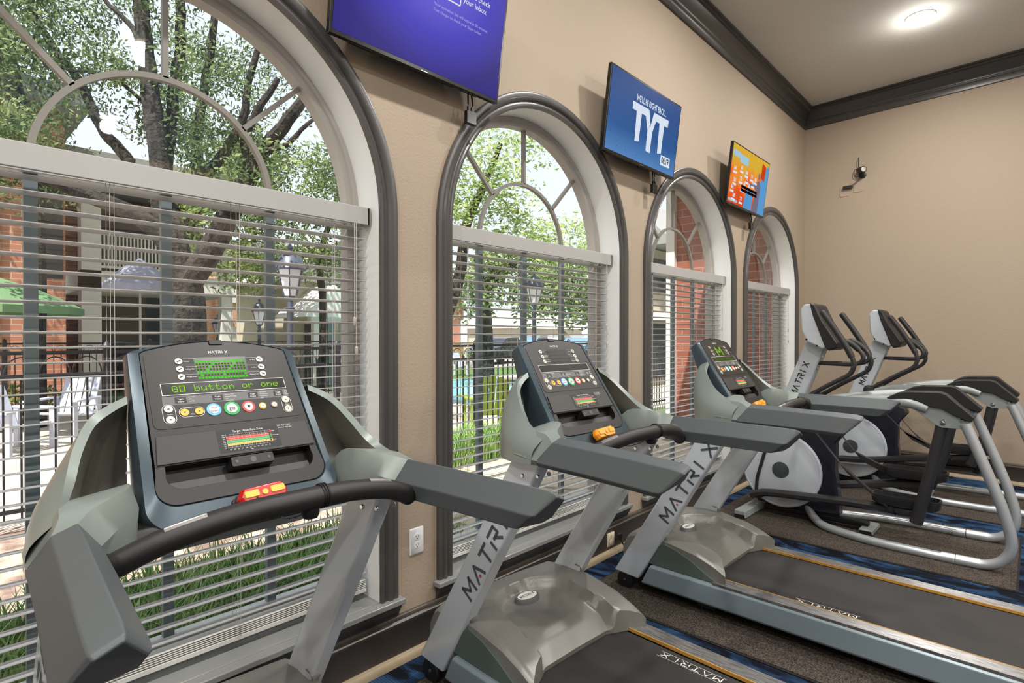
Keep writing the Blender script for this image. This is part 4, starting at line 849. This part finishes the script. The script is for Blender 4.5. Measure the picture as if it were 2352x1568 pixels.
# ---------------------------------------------------------------- outdoors
G0=-.06
def groundmat():
    m=bpy.data.materials.new('ground_paving'); m.use_nodes=True; t=m.node_tree; b=t.nodes['Principled BSDF']; b.inputs['Roughness'].default_value=.9
    tc=t.nodes.new('ShaderNodeTexCoord'); v=t.nodes.new('ShaderNodeTexVoronoi'); v.inputs['Scale'].default_value=1.6; v.feature='DISTANCE_TO_EDGE'; t.links.new(tc.outputs['Object'],v.inputs[0])
    r=ramp(t,[(.0,(120,104,88)),(.04,(205,188,164)),(1,(214,198,176))],v.outputs[0]); t.links.new(r.outputs[0],b.inputs[0]); return m
M['pav']=groundmat(); M['conc']=mat('pool_deck_concrete',(196,186,174),.9,vscale=3,c2=(180,170,158)); M['mulch']=mat('mulch',(132,110,100),.95,bump=.8,bscale=30,bdist=.02,vscale=5,c2=(206,184,166))
M['lawn']=mat('lawn_grass',(62,92,44),.9,vscale=9,c2=(96,126,60)); M['blade']=mat('grass_blade',(96,148,66),.6,vscale=4,c2=(160,190,110)); M['asph']=mat('parking_asphalt',(150,146,142),.9)
def slab(name,m,x0,x1,y0,y1,z0,z1): return tag(MB().box((x0,y0,z0),(x1,y1,z1)).build(name,m,flat=True),kind='structure')
slab('ground_lawn','lawn',-60,90,TH,120,-.5,G0-.03)
slab('ground_mulch_bed','mulch',-6,3.0,TH+.02,3.9,-.4,G0)
slab('ground_paving','pav',3.0,8.1,TH+.02,3.0,-.4,G0+.001)
slab('ground_fence_bed','mulch',3.0,8.1,3.0,3.9,-.4,G0+.002)
slab('ground_pool_deck','conc',-8,22,3.9,13.5,-.4,G0+.01)
slab('ground_parking','asph',20,70,18,70,-.4,G0-.01)
M['water']=mat('pool_water',(60,190,205),.06,bump=.25,bscale=6,bdist=.02,vscale=4,c2=(104,216,226))
pl_=tag(empty('swimming_pool',(11,8.6,G0)),'turquoise swimming pool beyond the black fence, seen through the second window','swimming pool')
MB().box((-2.6,-2.4,.012),(3.2,4.0,.02)).build('water','water',pl_,flat=True)
mb=MB(); 
for a_,b_ in (((-2.8,-2.6),(3.4,-2.4)),((-2.8,4.0),(3.4,4.2)),((-2.8,-2.4),(-2.6,4.0)),((3.2,-2.4),(3.4,4.0))): mb.box((a_[0],a_[1],0),(b_[0],b_[1],.06))
mb.build('coping','conc',pl_,flat=True)
def tufts(name,label,cx,cy,rx,ry,n,hh,m='blade'):
    mb=MB()
    for k in range(n):
        x=cx+random.uniform(-rx,rx); y=cy+random.uniform(-ry,ry); a=random.uniform(0,2*PI); h=hh*random.uniform(.5,1.1); l=random.uniform(.05,.22)*h/.3; w_=.005
        dx,dy=math.cos(a),math.sin(a); px_,py_=-dy*w_,dx*w_
        p0=(x,y,G0); p1=(x+dx*l*.4,y+dy*l*.4,G0+h*.7); p2=(x+dx*l,y+dy*l,G0+h)
        mb.add([(p0[0]-px_,p0[1]-py_,p0[2]),(p0[0]+px_,p0[1]+py_,p0[2]),(p1[0]+px_,p1[1]+py_,p1[2]),(p1[0]-px_,p1[1]-py_,p1[2]),p2],[(0,1,2,3),(3,2,4)])
    tag(mb.build(name,m,recalc=False),label,'grass',kind='stuff')
tufts('border_grass','green border grass growing just outside the first window',1.25,1.05,1.35,.42,5200,.36)
tufts('border_grass','green grass clump at the foot of the fence beyond the second window',4.9,3.1,.75,.3,2600,.42)
tufts('border_grass','sparse grass beside the brick wall outside the third window',7.2,3.0,.8,.35,1500,.4)
# fence
M['iron']=mat('black_iron',(38,38,42),.45)
def fence(x0,x1,y,label,top=1.38,bay=2.2,bot=.05):
    R=tag(empty('iron_fence',((x0+x1)/2,y,G0)),label,'fence','black iron fences with arch tops'); cx=(x0+x1)/2
    def B(mb,name,par=None):
        o=mb.build(name,'iron',par or R,flat=False); 
        if par is None: o.matrix_parent_inverse=Matrix.Translation((-cx,-y,-G0))
        return o
    n=int(round((x1-x0)/bay))
    for i in range(n+1):
        x=x0+bay*i; p=MB(); p.box((x-.028,y-.028,G0),(x+.028,y+.028,top+.03)); p.lathe([(.03,0),(.034,.01),(.02,.03),(.002,.05)],(x,y,top+.03),n=8); B(p,'fence_post')
    for i in range(n):
        a=x0+bay*i+.03; b=a+bay-.06; p=MB()
        for z in (top-.03,top-.215,bot+.05): p.box((a,y-.014,z),(b,y+.014,z+.03))
        m_=int((b-a)/.2); st=(b-a)/m_
        for k in range(m_):
            c=a+st*(k+.5); p.tube([(c+st*.47*math.cos(q),y,top-.185+.135*math.sin(q)) for q in [PI*j/10 for j in range(11)]],.006,5)
        for k in range(2*m_+1):
            c=a+st*.5*k; p.box((c-.007,y-.007,bot),(c+.007,y+.007,top-.2))
        B(p,'fence_panel')
fence(-3.2,12.2,3.75,'black iron fence with a row of small arches close to the windows')
fence(-3.2,7.8,11.0,'black iron fence farther away in front of the brick building')
# lamp posts
M['lampiron']=mat('lamp_grey_iron',(84,92,110),.4,.2); M['lampglass']=mat('lamp_glass',(214,216,222),.2,emit=.15)
def lamp(p,label,top=2.85,s=1.0):
    R=tag(empty('lamp_post',(p[0],p[1],G0)),label,'lamp post','garden lamp posts'); H_=top-G0
    MB().lathe([(.11,0),(.11,.06),(.085,.12),(.07,.3),(.05,.36),(.045,H_-.95*s),(.06,H_-.93*s),(.06,H_-.90*s),(.04,H_-.88*s),(.035,H_-.78*s),(.07,H_-.75*s),(.07,H_-.73*s)],(0,0,0),n=16).build('post','lampiron',R)
    MB().loft([[(r*math.cos(PI*k/3),r*math.sin(PI*k/3),z) for k in range(6)] for r,z in ((.085*s,H_-.73*s),(.175*s,H_-.36*s))]).build('lantern_glass','lampglass',R,flat=True)
    mb=MB()
    for k in range(6):
        a=PI*k/3; mb.tube([(.09*s*math.cos(a),.09*s*math.sin(a),H_-.73*s),(.18*s*math.cos(a),.18*s*math.sin(a),H_-.36*s)],.009,5)
    mb.build('lantern_frame','lampiron',R)
    MB().lathe([(.21*s,H_-.37*s),(.215*s,H_-.35*s),(.18*s,H_-.28*s),(.15*s,H_-.19*s),(.08*s,H_-.13*s),(.03*s,H_-.11*s),(.025*s,H_-.08*s),(.045*s,H_-.06*s),(.03*s,H_-.03*s),(.012*s,H_-.01*s),(.002,H_)],(0,0,0),n=20).build('lantern_cap','lampiron',R)
p=at(667,700,7.9); lamp(p,'grey lamp post outside the first window, behind the nearest treadmill console',2.79)
p=at(1227,700,12); lamp(p,'grey lamp post seen through the blind of the second window',2.9)
p=at(500,740,19); lamp(p,'small far lamp post in front of the sunlit brick building',2.25,.9)
p=at(596,740,14.2); lamp(p,'lamp post between the brick building and the tan porch house',2.45,.9)
# trees
def leafmat(name,a,b,c):
    m=bpy.data.materials.new(name); m.use_nodes=True; t=m.node_tree; t.nodes.clear(); o=t.nodes.new('ShaderNodeOutputMaterial')
    tc=t.nodes.new('ShaderNodeTexCoord'); n=t.nodes.new('ShaderNodeTexNoise'); n.inputs['Scale'].default_value=2.6; n.inputs['Detail'].default_value=6; t.links.new(tc.outputs['Object'],n.inputs[0])
    r=ramp(t,[(.32,a),(.5,b),(.68,c)],n.outputs[0]); d=t.nodes.new('ShaderNodeBsdfDiffuse'); tl=t.nodes.new('ShaderNodeBsdfTranslucent'); mi=t.nodes.new('ShaderNodeMixShader'); mi.inputs[0].default_value=.45
    t.links.new(r.outputs[0],d.inputs[0]); t.links.new(r.outputs[0],tl.inputs[0]); t.links.new(d.outputs[0],mi.inputs[1]); t.links.new(tl.outputs[0],mi.inputs[2]); t.links.new(mi.outputs[0],o.inputs[0]); return m
M['leafd']=leafmat('leaf_oak',(62,80,56),(106,126,86),(178,190,138)); M['leafl']=leafmat('leaf_light',(104,134,78),(164,184,112),(222,226,172)); M['leafm']=leafmat('leaf_far',(84,106,68),(128,148,92),(184,192,130))
M['bark']=mat('bark',(34,32,30),.95,bump=1,bscale=22,bdist=.03,vscale=9,c2=(66,61,56))
def tree(name,label,limbs,clusters,leaf,lm,per,group='trees outside the windows'):
    b0=Vector(limbs[0][0][0]) if limbs else Vector(clusters[0][0]); R=tag(empty(name,(b0.x,b0.y,G0)),label,'tree',group); inv=Matrix.Translation((-b0.x,-b0.y,-G0))
    if limbs:
        mb=MB()
        for pts,r0,r1 in limbs:
            q=cr(pts,5); n=len(q); mb.tube([v+Vector((random.uniform(-.01,.01),0,random.uniform(-.01,.01))) for v in q],[r0+(r1-r0)*k/(n-1) for k in range(n)],9)
        o=mb.build('trunk','bark',R); o.matrix_parent_inverse=inv
    mb=MB(); V=mb.v; F=mb.f
    for c,rad in clusters:
        for k in range(int(per*rad*rad/.25)):
            d=Vector((random.gauss(0,1),random.gauss(0,1),random.gauss(0,.75))); d=d.normalized()*random.random()**.45*rad
            p=Vector(c)+d; u=Vector((random.gauss(0,1),random.gauss(0,1),random.gauss(0,1))).normalized(); w_=u.orthogonal().normalized(); l=leaf*random.uniform(.6,1.3); o=len(V)
            V+= [tuple(p),tuple(p+u*l*.5+w_*l*.28),tuple(p+u*l),tuple(p+u*l*.5-w_*l*.28)]; F.append((o,o+1,o+2,o+3))
    o=mb.build('foliage',lm,R,recalc=False,flat=True); o.matrix_parent_inverse=inv
def limb(pts,d,w0,w1):
    ds=d if isinstance(d,(list,tuple)) else [d]*len(pts); return ([at(u,v,dd) for (u,v),dd in zip(pts,ds)],w0/2*ds[0]/FPX,w1/2*ds[-1]/FPX)
tr=at(425,772,8)
L1=[([Vector((tr.x,tr.y,G0-.05)),Vector((tr.x,tr.y,.9)),at(425,700,8),at(415,640,8)],.30,.24),
 limb([(415,660),(400,560),(375,470),(368,380),(350,250),(335,120),(318,-40)],8,62,30),limb([(425,660),(480,580),(520,500),(565,420),(600,350),(650,290),(705,215),(740,150)],[8,8,7.9,7.8,7.8,7.7,7.6,7.6],62,16),
 limb([(410,640),(385,560),(320,500),(230,460),(140,425),(60,400)],[8,7.9,7.7,7.5,7.3,7.1],50,24),limb([(372,470),(388,330),(400,200),(415,90),(410,-40)],[8,8.2,8.4,8.5,8.6],30,20),
 limb([(455,430),(452,330),(462,240),(480,140),(500,-30)],[8.6]*5,28,14),limb([(460,410),(520,345),(558,270),(572,190),(600,80)],[8.3]*5,26,12),
 limb([(300,375),(270,340),(225,280),(185,190),(130,120),(70,20)],[8.8]*6,28,14),limb([(560,440),(575,370),(560,320),(600,240),(640,180)],[7.8]*5,30,12),limb([(600,350),(660,330),(700,290),(760,250)],[7.7]*4,16,6),
 limb([(340,150),(300,60),(240,0),(200,-60)],[8.2]*4,14,8),limb([(350,260),(290,200),(220,170),(100,150)],[8.4]*4,10,5)]
C1=[]
rnd=random.Random(11)
for k in range(260):
    u=rnd.uniform(-120,860); v=rnd.uniform(-160,430); d=rnd.uniform(7.2,11.5)
    if 180<u<330 and 190<v<360 and rnd.random()<.85: continue
    if 640<u<800 and 320<v<470 and rnd.random()<.3: continue
    C1.append((at(u,v,d),rnd.uniform(.22,.5)))
tree('oak_tree','big dark oak with spreading limbs outside the first window',L1,C1,.085,'leafd',300)
L2=[limb([(78,470),(62,330),(40,230),(12,110),(-20,-30)],[9.6]*5,44,28),limb([(60,330),(20,300),(-40,270)],[9.6]*3,18,12)]
L2[0]=([Vector((L2[0][0][0].x,L2[0][0][0].y,G0))]+L2[0][0],L2[0][1],L2[0][2])
C2=[(at(rnd.uniform(-200,160),rnd.uniform(-100,440),rnd.uniform(9.2,11)),rnd.uniform(.3,.5)) for k in range(40)]
tree('oak_tree','leaning dark tree at the far left edge of the first window',L2,C2,.11,'leafd',120)
C3=[]
for k in range(120):
    C3.append((at(rnd.uniform(430,850),rnd.uniform(330,600) if rnd.random()<.75 else rnd.uniform(560,640),rnd.uniform(13,17)),rnd.uniform(.4,.7)))
q0=at(740,772,15); L3=[([Vector((q0.x,q0.y,G0)),at(742,700,15),at(735,600,15),at(760,500,15),at(790,400,15)],.12,.05)]
tree('leafy_tree','paler green tree behind the lamp post in the first window',L3,C3,.15,'leafm',75)
q0=at(1118,785,17); L4=[([Vector((q0.x,q0.y,G0)),at(1115,740,17),at(1112,680,17),at(1135,640,17),at(1190,600,17)],.26,.08),([at(1112,690,17),at(1105,640,17),at(1090,590,17)],.16,.07)]
C4=[(at(rnd.uniform(1040,1240),rnd.uniform(575,720),rnd.uniform(16,19)),rnd.uniform(.45,.8)) for k in range(46)]+[(at(rnd.uniform(1240,1390),rnd.uniform(570,725),rnd.uniform(18,22)),rnd.uniform(.5,.9)) for k in range(46)]
tree('leafy_tree','dark trunked tree behind the lamp post in the second window',L4,C4,.17,'leafm',70)
q0=at(1120,785,11.5); L5=[([Vector((q0.x-1.2,q0.y+1,G0)),at(1050,650,12.5),at(1070,520,12.3),at(1110,430,12),at(1150,330,12)],.16,.05)]
C5=[]
for k in range(88):
    u=rnd.uniform(1010,1270); v=rnd.uniform(250,560)
    if u>1190 and v>340 and v<500 and rnd.random()<.75: continue
    C5.append((at(u,v,rnd.uniform(10.5,13)),rnd.uniform(.28,.55)))
for k in range(12): C5.append((at(rnd.uniform(1300,1370),rnd.uniform(500,590),rnd.uniform(14,17)),rnd.uniform(.3,.5)))
tree('maple_tree','sunlit yellow green tree filling the arch of the second window',L5,C5,.12,'leafl',110)
# buildings
M['brk']=brick_mat('brick_red',(184,120,96),(200,136,108),(206,186,168),2.6); M['brkd']=brick_mat('brick_dark_red',(142,82,66),(158,94,74),(170,140,124),2.6); M['brkt']=brick_mat('brick_tan',(206,150,112),(222,168,128),(230,204,180),2.6)
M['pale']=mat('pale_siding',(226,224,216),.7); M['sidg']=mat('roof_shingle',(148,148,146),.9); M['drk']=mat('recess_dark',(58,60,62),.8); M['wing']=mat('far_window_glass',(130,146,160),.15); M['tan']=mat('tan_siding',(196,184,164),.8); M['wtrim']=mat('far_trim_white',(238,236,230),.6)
def bld(name,loc,label):
    return tag(empty(name,(loc[0],loc[1],G0)),label,'building','buildings across the courtyard')
def PB(R,name,m,a,b,par=None): 
    o=MB().box(a,b).build(name,m,par or R,flat=True); 
    if par is None: o.matrix_parent_inverse=Matrix.Translation((-R.location.x,-R.location.y,-R.location.z))
    return o
R=bld('apartment_building',(-2,15),'brick apartment building at the far left of the first window')
PB(R,'wall','brk',(-8,12.9,G0),(2.35,17,6.2)); PB(R,'corner_trim','wtrim',(.78,12.86,G0),(.98,12.9,6.2)); PB(R,'drain_pipe','wtrim',(1.22,12.82,G0),(1.3,12.9,6.2))
wn=PB(R,'window','drk',(2.02,12.85,2.7),(2.3,12.9,4.6)); PB(R,'lit_bay','brkt',(-8,12.7,G0),(.78,12.9,6.2)); PB(R,'roof','sidg',(-8.4,12.3,6.2),(2.7,17.4,6.6))  # paler brick slab puts the sunlight into the colour of this end
R=bld('apartment_building',(5,19),'pale apartment building with stacked balconies and white railings')
PB(R,'back_wall','brkd',(2.9,17.2,G0),(6.5,18.6,6.6)); PB(R,'column','wtrim',(2.95,14.8,G0),(3.35,15.2,5.4)); PB(R,'column','wtrim',(6.2,14.9,G0),(6.5,15.2,5.4))
PB(R,'balcony_floor','wtrim',(2.95,14.8,2.62),(6.5,17.2,3.12)); PB(R,'upper_recess_shade','drk',(3.3,16.9,3.2),(6.4,17.25,5.2)); PB(R,'lower_recess_shade','drk',(3.3,16.9,0.2),(6.4,17.25,2.6)); PB(R,'roof','sidg',(2.4,14.2,5.4),(6.7,18.8,5.9))  # dark slabs on the back wall paint the shade inside the balconies
mb=MB(); mb.box((3.3,14.86,4.02),(6.2,14.94,4.1)); mb.box((3.3,14.86,3.2),(6.2,14.94,3.26))
for k in range(36): mb.box((3.34+k*.08,14.885,3.2),(3.37+k*.08,14.915,4.05))
o=mb.build('railing','wtrim',R,flat=True); o.matrix_parent_inverse=Matrix.Translation((-R.location.x,-R.location.y,-R.location.z))
p0=at(395,700,20); p1=at(462,700,20)
p0=at(395,700,21.6); p1=at(462,700,21.6)
R=bld('brick_house',(p0.x,p0.y+2),'small brick gabled house with a white framed window behind the oak trunk')
PB(R,'wall','brk',(p0.x-.05,p0.y,G0),(p1.x,p0.y+1.6,5.0)); PB(R,'corner_trim','wtrim',(p1.x-.02,p0.y-.06,G0),(p1.x+.14,p0.y,5.0)); o=PB(R,'window','wtrim',(p0.x+.3,p0.y-.05,3.9),(p0.x+.75,p0.y,5.0)); 
mb=MB().loft([[(x_,y_,z_) for x_,z_ in ((p0.x-.9,4.95),(p1.x+.3,4.95),((p0.x+p1.x)/2-.3,6.1))] for y_ in (p0.y-.3,p0.y+1.8)]); o=mb.build('roof','sidg',R,flat=True); o.matrix_parent_inverse=Matrix.Translation((-R.location.x,-R.location.y,-R.location.z))
p0=at(474,700,24); p1=at(648,700,24)
R=bld('apartment_building',(p0.x,p0.y+2),'sunlit tan brick building with white windows, behind the small far lamp')
yb_=p0.y-1.0; PB(R,'wall','brkt',(p0.x,yb_,G0),(p1.x+.8,yb_+6,5.0)); PB(R,'roof','sidg',(p0.x-.4,yb_-.4,5.0),(p1.x+1.2,yb_+6,5.5))
for u in (.20,.62):
    for z_ in (.6,2.9):
        xx=p0.x+(p1.x-p0.x)*u; o=PB(R,'window','wtrim',(xx,yb_-.06,z_),(xx+.75,yb_,z_+1.3)); q=MB().box((xx+.08-R.location.x,yb_-.08-R.location.y,z_+.08-G0),(xx+.67-R.location.x,yb_-.06-R.location.y,z_+1.22-G0)).build('pane','wing',o,flat=True); q.matrix_parent_inverse=Matrix.Identity(4); q.matrix_world=R.matrix_world
p0=at(655,700,19); p1=at(800,700,19)
R=bld('porch_house',(p0.x,p0.y+2),'tan house with a white gabled porch and dark posts behind the near lamp post')
yb_=p1.y-.4; PB(R,'wall','tan',(p0.x,yb_+1.6,G0),(p1.x+2,yb_+6,3.4)); PB(R,'porch_beam','wtrim',(p0.x-.1,yb_,1.95),(p1.x,yb_+.25,2.12))
for u in (0,.33,.66,.97): PB(R,'porch_post','slate' if u in (.33,) else 'wtrim',(p0.x+(p1.x-p0.x)*u,yb_,G0),(p0.x+(p1.x-p0.x)*u+.2,yb_+.2,1.95))
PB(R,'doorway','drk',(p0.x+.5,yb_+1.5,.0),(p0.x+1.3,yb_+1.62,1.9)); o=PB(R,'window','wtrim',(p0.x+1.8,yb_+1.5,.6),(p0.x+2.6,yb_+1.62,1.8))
mb=MB().loft([[(x_,y_,z_) for x_,z_ in ((p0.x-.4,2.1),(p1.x+.2,2.1),((p0.x+p1.x)/2,3.15))] for y_ in (yb_-.2,yb_+2)]); o=mb.build('porch_gable','wtrim',R,flat=True); o.matrix_parent_inverse=Matrix.Translation((-R.location.x,-R.location.y,-R.location.z))
mb=MB().loft([[(x_,y_,z_) for x_,z_ in ((p0.x-.6,3.3),(p1.x+2.6,3.3),((p0.x+p1.x)/2+1,4.9))] for y_ in (yb_+1.2,yb_+6)]); o=mb.build('roof','sidg',R,flat=True); o.matrix_parent_inverse=Matrix.Translation((-R.location.x,-R.location.y,-R.location.z))
# second window distance
p0=at(1000,772,36); p1=at(1128,772,36)
R=bld('brick_house',(p0.x,p0.y+2),'red brick house far away at the left of the second window')
PB(R,'wall','brk',(p0.x-3,p0.y,G0),(p1.x,p0.y+7,3.9)); PB(R,'roof','sidg',(p0.x-3.4,p0.y-.4,3.9),(p1.x+.4,p0.y+7,4.4))
for k in range(3): xx=p0.x+.6+k*1.5; PB(R,'window','wtrim',(xx,p0.y-.08,.9),(xx+.6,p0.y,2.6))
p0=at(1150,772,46); p1=at(1390,772,46)
R=bld('garage_building',(p0.x,p0.y+2),'long low pale garage building with gables beyond the parked cars')
PB(R,'wall','tan',(p0.x,p0.y-1,G0),(p1.x+4,p0.y+5,2.2)); mb=MB().loft([[(x_,y_,z_) for y_,z_ in ((p0.y-1.5,2.15),(p0.y+6,2.15),(p0.y+2,3.5))] for x_ in (p0.x-.4,p1.x+4.4)]); o=mb.build('roof','wtrim',R,flat=True); o.matrix_parent_inverse=Matrix.Translation((-R.location.x,-R.location.y,-R.location.z))
for k in range(3): xx=p0.x+1.5+k*3.2; PB(R,'garage_door','wtrim',(xx,p0.y-1.08,G0),(xx+2.2,p0.y-1,1.7))
M['car1']=mat('car_paint_navy',(52,58,76),.2,.4,coat=.5); M['car2']=mat('car_paint_blue',(110,150,196),.2,.3,coat=.5); M['car3']=mat('car_paint_silver',(190,194,200),.2,.5,coat=.5); M['tyre']=mat('tyre',(26,26,27),.8)
def car(p,rz,m,label):
    R=tag(empty('car',(p[0],p[1],G0),rz),label,'car','cars in the parking lot')
    prof=[(-2.2,.3),(-2.25,.75),(-1.9,.92),(-1.3,1.0),(-.7,1.45),(.7,1.48),(1.45,1.0),(2.15,.9),(2.25,.5),(2.2,.3)]
    MB().loft([[(x_,sy*w_,z_) for x_,z_ in prof] for sy,w_ in ((-1,.80),(-1,.88),(1,.88),(1,.80))]).build('body',m,R,bevel=.05)
    gp=[(-1.2,1.02),(-.68,1.38),(.66,1.40),(1.3,1.02)]; MB().loft([[(x_,sy*.885,z_) for x_,z_ in gp] for sy in (-1,1)]).build('windows','drk',R)
    for sx in (-1.35,1.4):
        for sy in (-1,1): MB().lathe([(.002,0),(.2,.0),(.33,.02),(.34,.1),(.33,.18),(.002,.19)],(sx,sy*.72,.33),(0,sy,0),n=18).build('wheel','tyre',R)
for u,dd,m_,l_ in ((1148,33,'car1','dark navy car parked beyond the pool, seen through the second window'),(1222,40,'car2','light blue car parked behind the second lamp post'),(1335,38,'car2','pale blue car at the right end of the parking row'),(1280,46,'car3','silver car parked between the two blue cars')):
    car(at(u,790,dd),.25,m_,l_)
# third and fourth windows: brick bay of this building
R=tag(empty('brick_bay',(8.9,1.1,G0)),'red brick bay wall close outside the third and fourth windows','building'); 
PB(R,'wall','brkd',(8.25,TH+.03,G0),(12,1.98,5.2)); PB(R,'corner_trim','pale',(8.17,1.98,G0),(8.4,2.12,5.2)); PB(R,'eave','pale',(7.6,TH+.03,3.95),(12,2.45,4.15))
R=bld('apartment_building',(16,8),'grey sided building with a roof and white balcony rail in the third window')
PB(R,'wall','tan',(15.6,6.6,G0),(22,8.2,4.2)); mb=MB().loft([[(x_,y_,z_) for y_,z_ in ((5.6,4.25),(8.5,4.25),(7.6,6.0))] for x_ in (15.4,22.5)]); o=mb.build('roof','sidg',R,flat=True); o.matrix_parent_inverse=Matrix.Translation((-R.location.x,-R.location.y,-R.location.z))
PB(R,'fascia','wtrim',(15.4,5.5,4.05),(22.5,5.65,4.3)); PB(R,'porch_recess_shade','drk',(15.7,6.5,.2),(20,6.62,1.9)); PB(R,'upper_recess_shade','drk',(15.7,6.5,2.9),(20,6.62,3.9)); PB(R,'porch_column','wtrim',(15.5,5.7,G0),(15.7,5.95,4.1)); PB(R,'porch_column','wtrim',(16.4,5.7,G0),(16.65,5.95,4.1)); PB(R,'porch_column','wtrim',(17.4,5.7,G0),(17.65,5.95,4.1)); PB(R,'balcony_floor','wtrim',(15.5,5.7,2.0),(21,6.6,2.2))  # dark slabs on the wall paint the shade behind porch and balcony
mb=MB(); mb.box((15.5,5.74,2.95),(21,5.8,3.02))
for k in range(54): mb.box((15.52+k*.1,5.75,2.2),(15.55+k*.1,5.79,2.95))
o=mb.build('railing','wtrim',R,flat=True); o.matrix_parent_inverse=Matrix.Translation((-R.location.x,-R.location.y,-R.location.z))
# outdoor furniture
M['greenc']=mat('chair_green',(150,178,70),.5); M['whitec']=mat('chair_white',(190,194,208),.5); M['umbg']=mat('umbrella_green',(104,138,96),.8); M['umbw']=mat('umbrella_pale',(150,152,172),.8)
def adirondack(p,rz,m,label):
    R=tag(empty('garden_chair',(p[0],p[1],G0+.01),rz),label,'chair','garden chairs on the pool deck')
    for k in range(5):
        x=-.22+k*.11; h=.95-.04*abs(k-2); MB().loft([[(x+dx,y_,z_) for dx in (-.046,.046)]+[(x+dx,y_+.02,z_) for dx in (.046,-.046)] for y_,z_ in ((.22,.28),(.46,h))]).build('back_slat',m,R)
    s=MB()
    for k in range(5): s.box((-.27,-.30+k*.105,.36-k*.02),(.27,-.21+k*.105,.38-k*.02))
    s.build('seat',m,R)
    for sx in (-1,1):
        MB().box((sx*.34-.06,-.38,.55),(sx*.34+.06,.38,.575)).build('armrest',m,R); MB().box((sx*.31-.02,-.34,0),(sx*.31+.02,-.24,.55)).build('leg',m,R); MB().box((sx*.31-.02,.26,0),(sx*.31+.02,.34,.55)).build('leg',m,R)
cp_=at(1118,980,9.3); adirondack((cp_.x,cp_.y,0),2.6,'greenc','lime green slatted garden chair just beyond the fence, second window')
cp_=at(1068,850,23.0); adirondack((cp_.x,cp_.y,0),.3,'whitec','white lounge chair across the pool at the left of the second window')
cp_=at(30,1020,7.6); adirondack((cp_.x,cp_.y,0),.6,'whitec','white garden chair nearest the left edge of the photo')
cp_=at(150,975,8.9); adirondack((cp_.x,cp_.y,0),-.7,'whitec','white garden chair beside the wide window muntin at left')
def umbrella(p,z,r,m,label):
    R=tag(empty('patio_umbrella',(p[0],p[1],G0)),label,'umbrella','patio umbrellas outside the first window'); n=8; zz=z-G0
    MB().loft([[(rr*math.cos(2*PI*k/n),rr*math.sin(2*PI*k/n),h) for k in range(n)] for rr,h in ((r,zz-.12),(r,zz),(r*.5,zz+.3),(.02,zz+.5))],caps=False).build('canopy',m,R,flat=True,recalc=False)
    MB().lathe([(.02,0),(.02,zz+.5)],(0,0,0),n=10).build('pole','slat',R); rb=MB()
    for k in range(n): rb.tube([(0,0,zz+.15),(r*.95*math.cos(2*PI*k/n),r*.95*math.sin(2*PI*k/n),zz+.0)],.008,4)
    rb.build('ribs','slat',R); MB().lathe([(.25,0),(.25,.05),(.04,.1)],(0,0,0),n=16).build('base','lampiron',R)
umbrella(at(-15,700,9.2),1.98,1.2,'umbg','green patio umbrella at the left edge of the first window')
umbrella(at(322,690,10.6),2.45,.6,'umbw','pale patio umbrella in front of the balconies')
def bush(c,r,label):
    R=tag(empty('shrub',(c[0],c[1],G0)),label,'shrub','shrubs near the buildings'); mb=MB()
    for k in range(700):
        d=Vector((random.gauss(0,1),random.gauss(0,1),random.gauss(0,1))).normalized()*random.random()**.3; p=Vector((d.x*r,d.y*r*.6,r*.45+d.z*r*.42)); u=Vector((random.gauss(0,1),random.gauss(0,1),random.gauss(0,1))).normalized(); w_=u.orthogonal(); l=.09
        mb.add([p,p+u*l*.5+w_*l*.3,p+u*l,p+u*l*.5-w_*l*.3],[(0,1,2,3)])
    mb.build('foliage','leafm',R,recalc=False,flat=True)
bush(at(520,775,20),1.0,'green shrub at the foot of the sunlit brick building'); bush(at(1050,780,29),1.4,'round shrub in front of the far red brick house'); bush(at(30,830,10.4),.8,'flowering shrub behind the far fence at left')
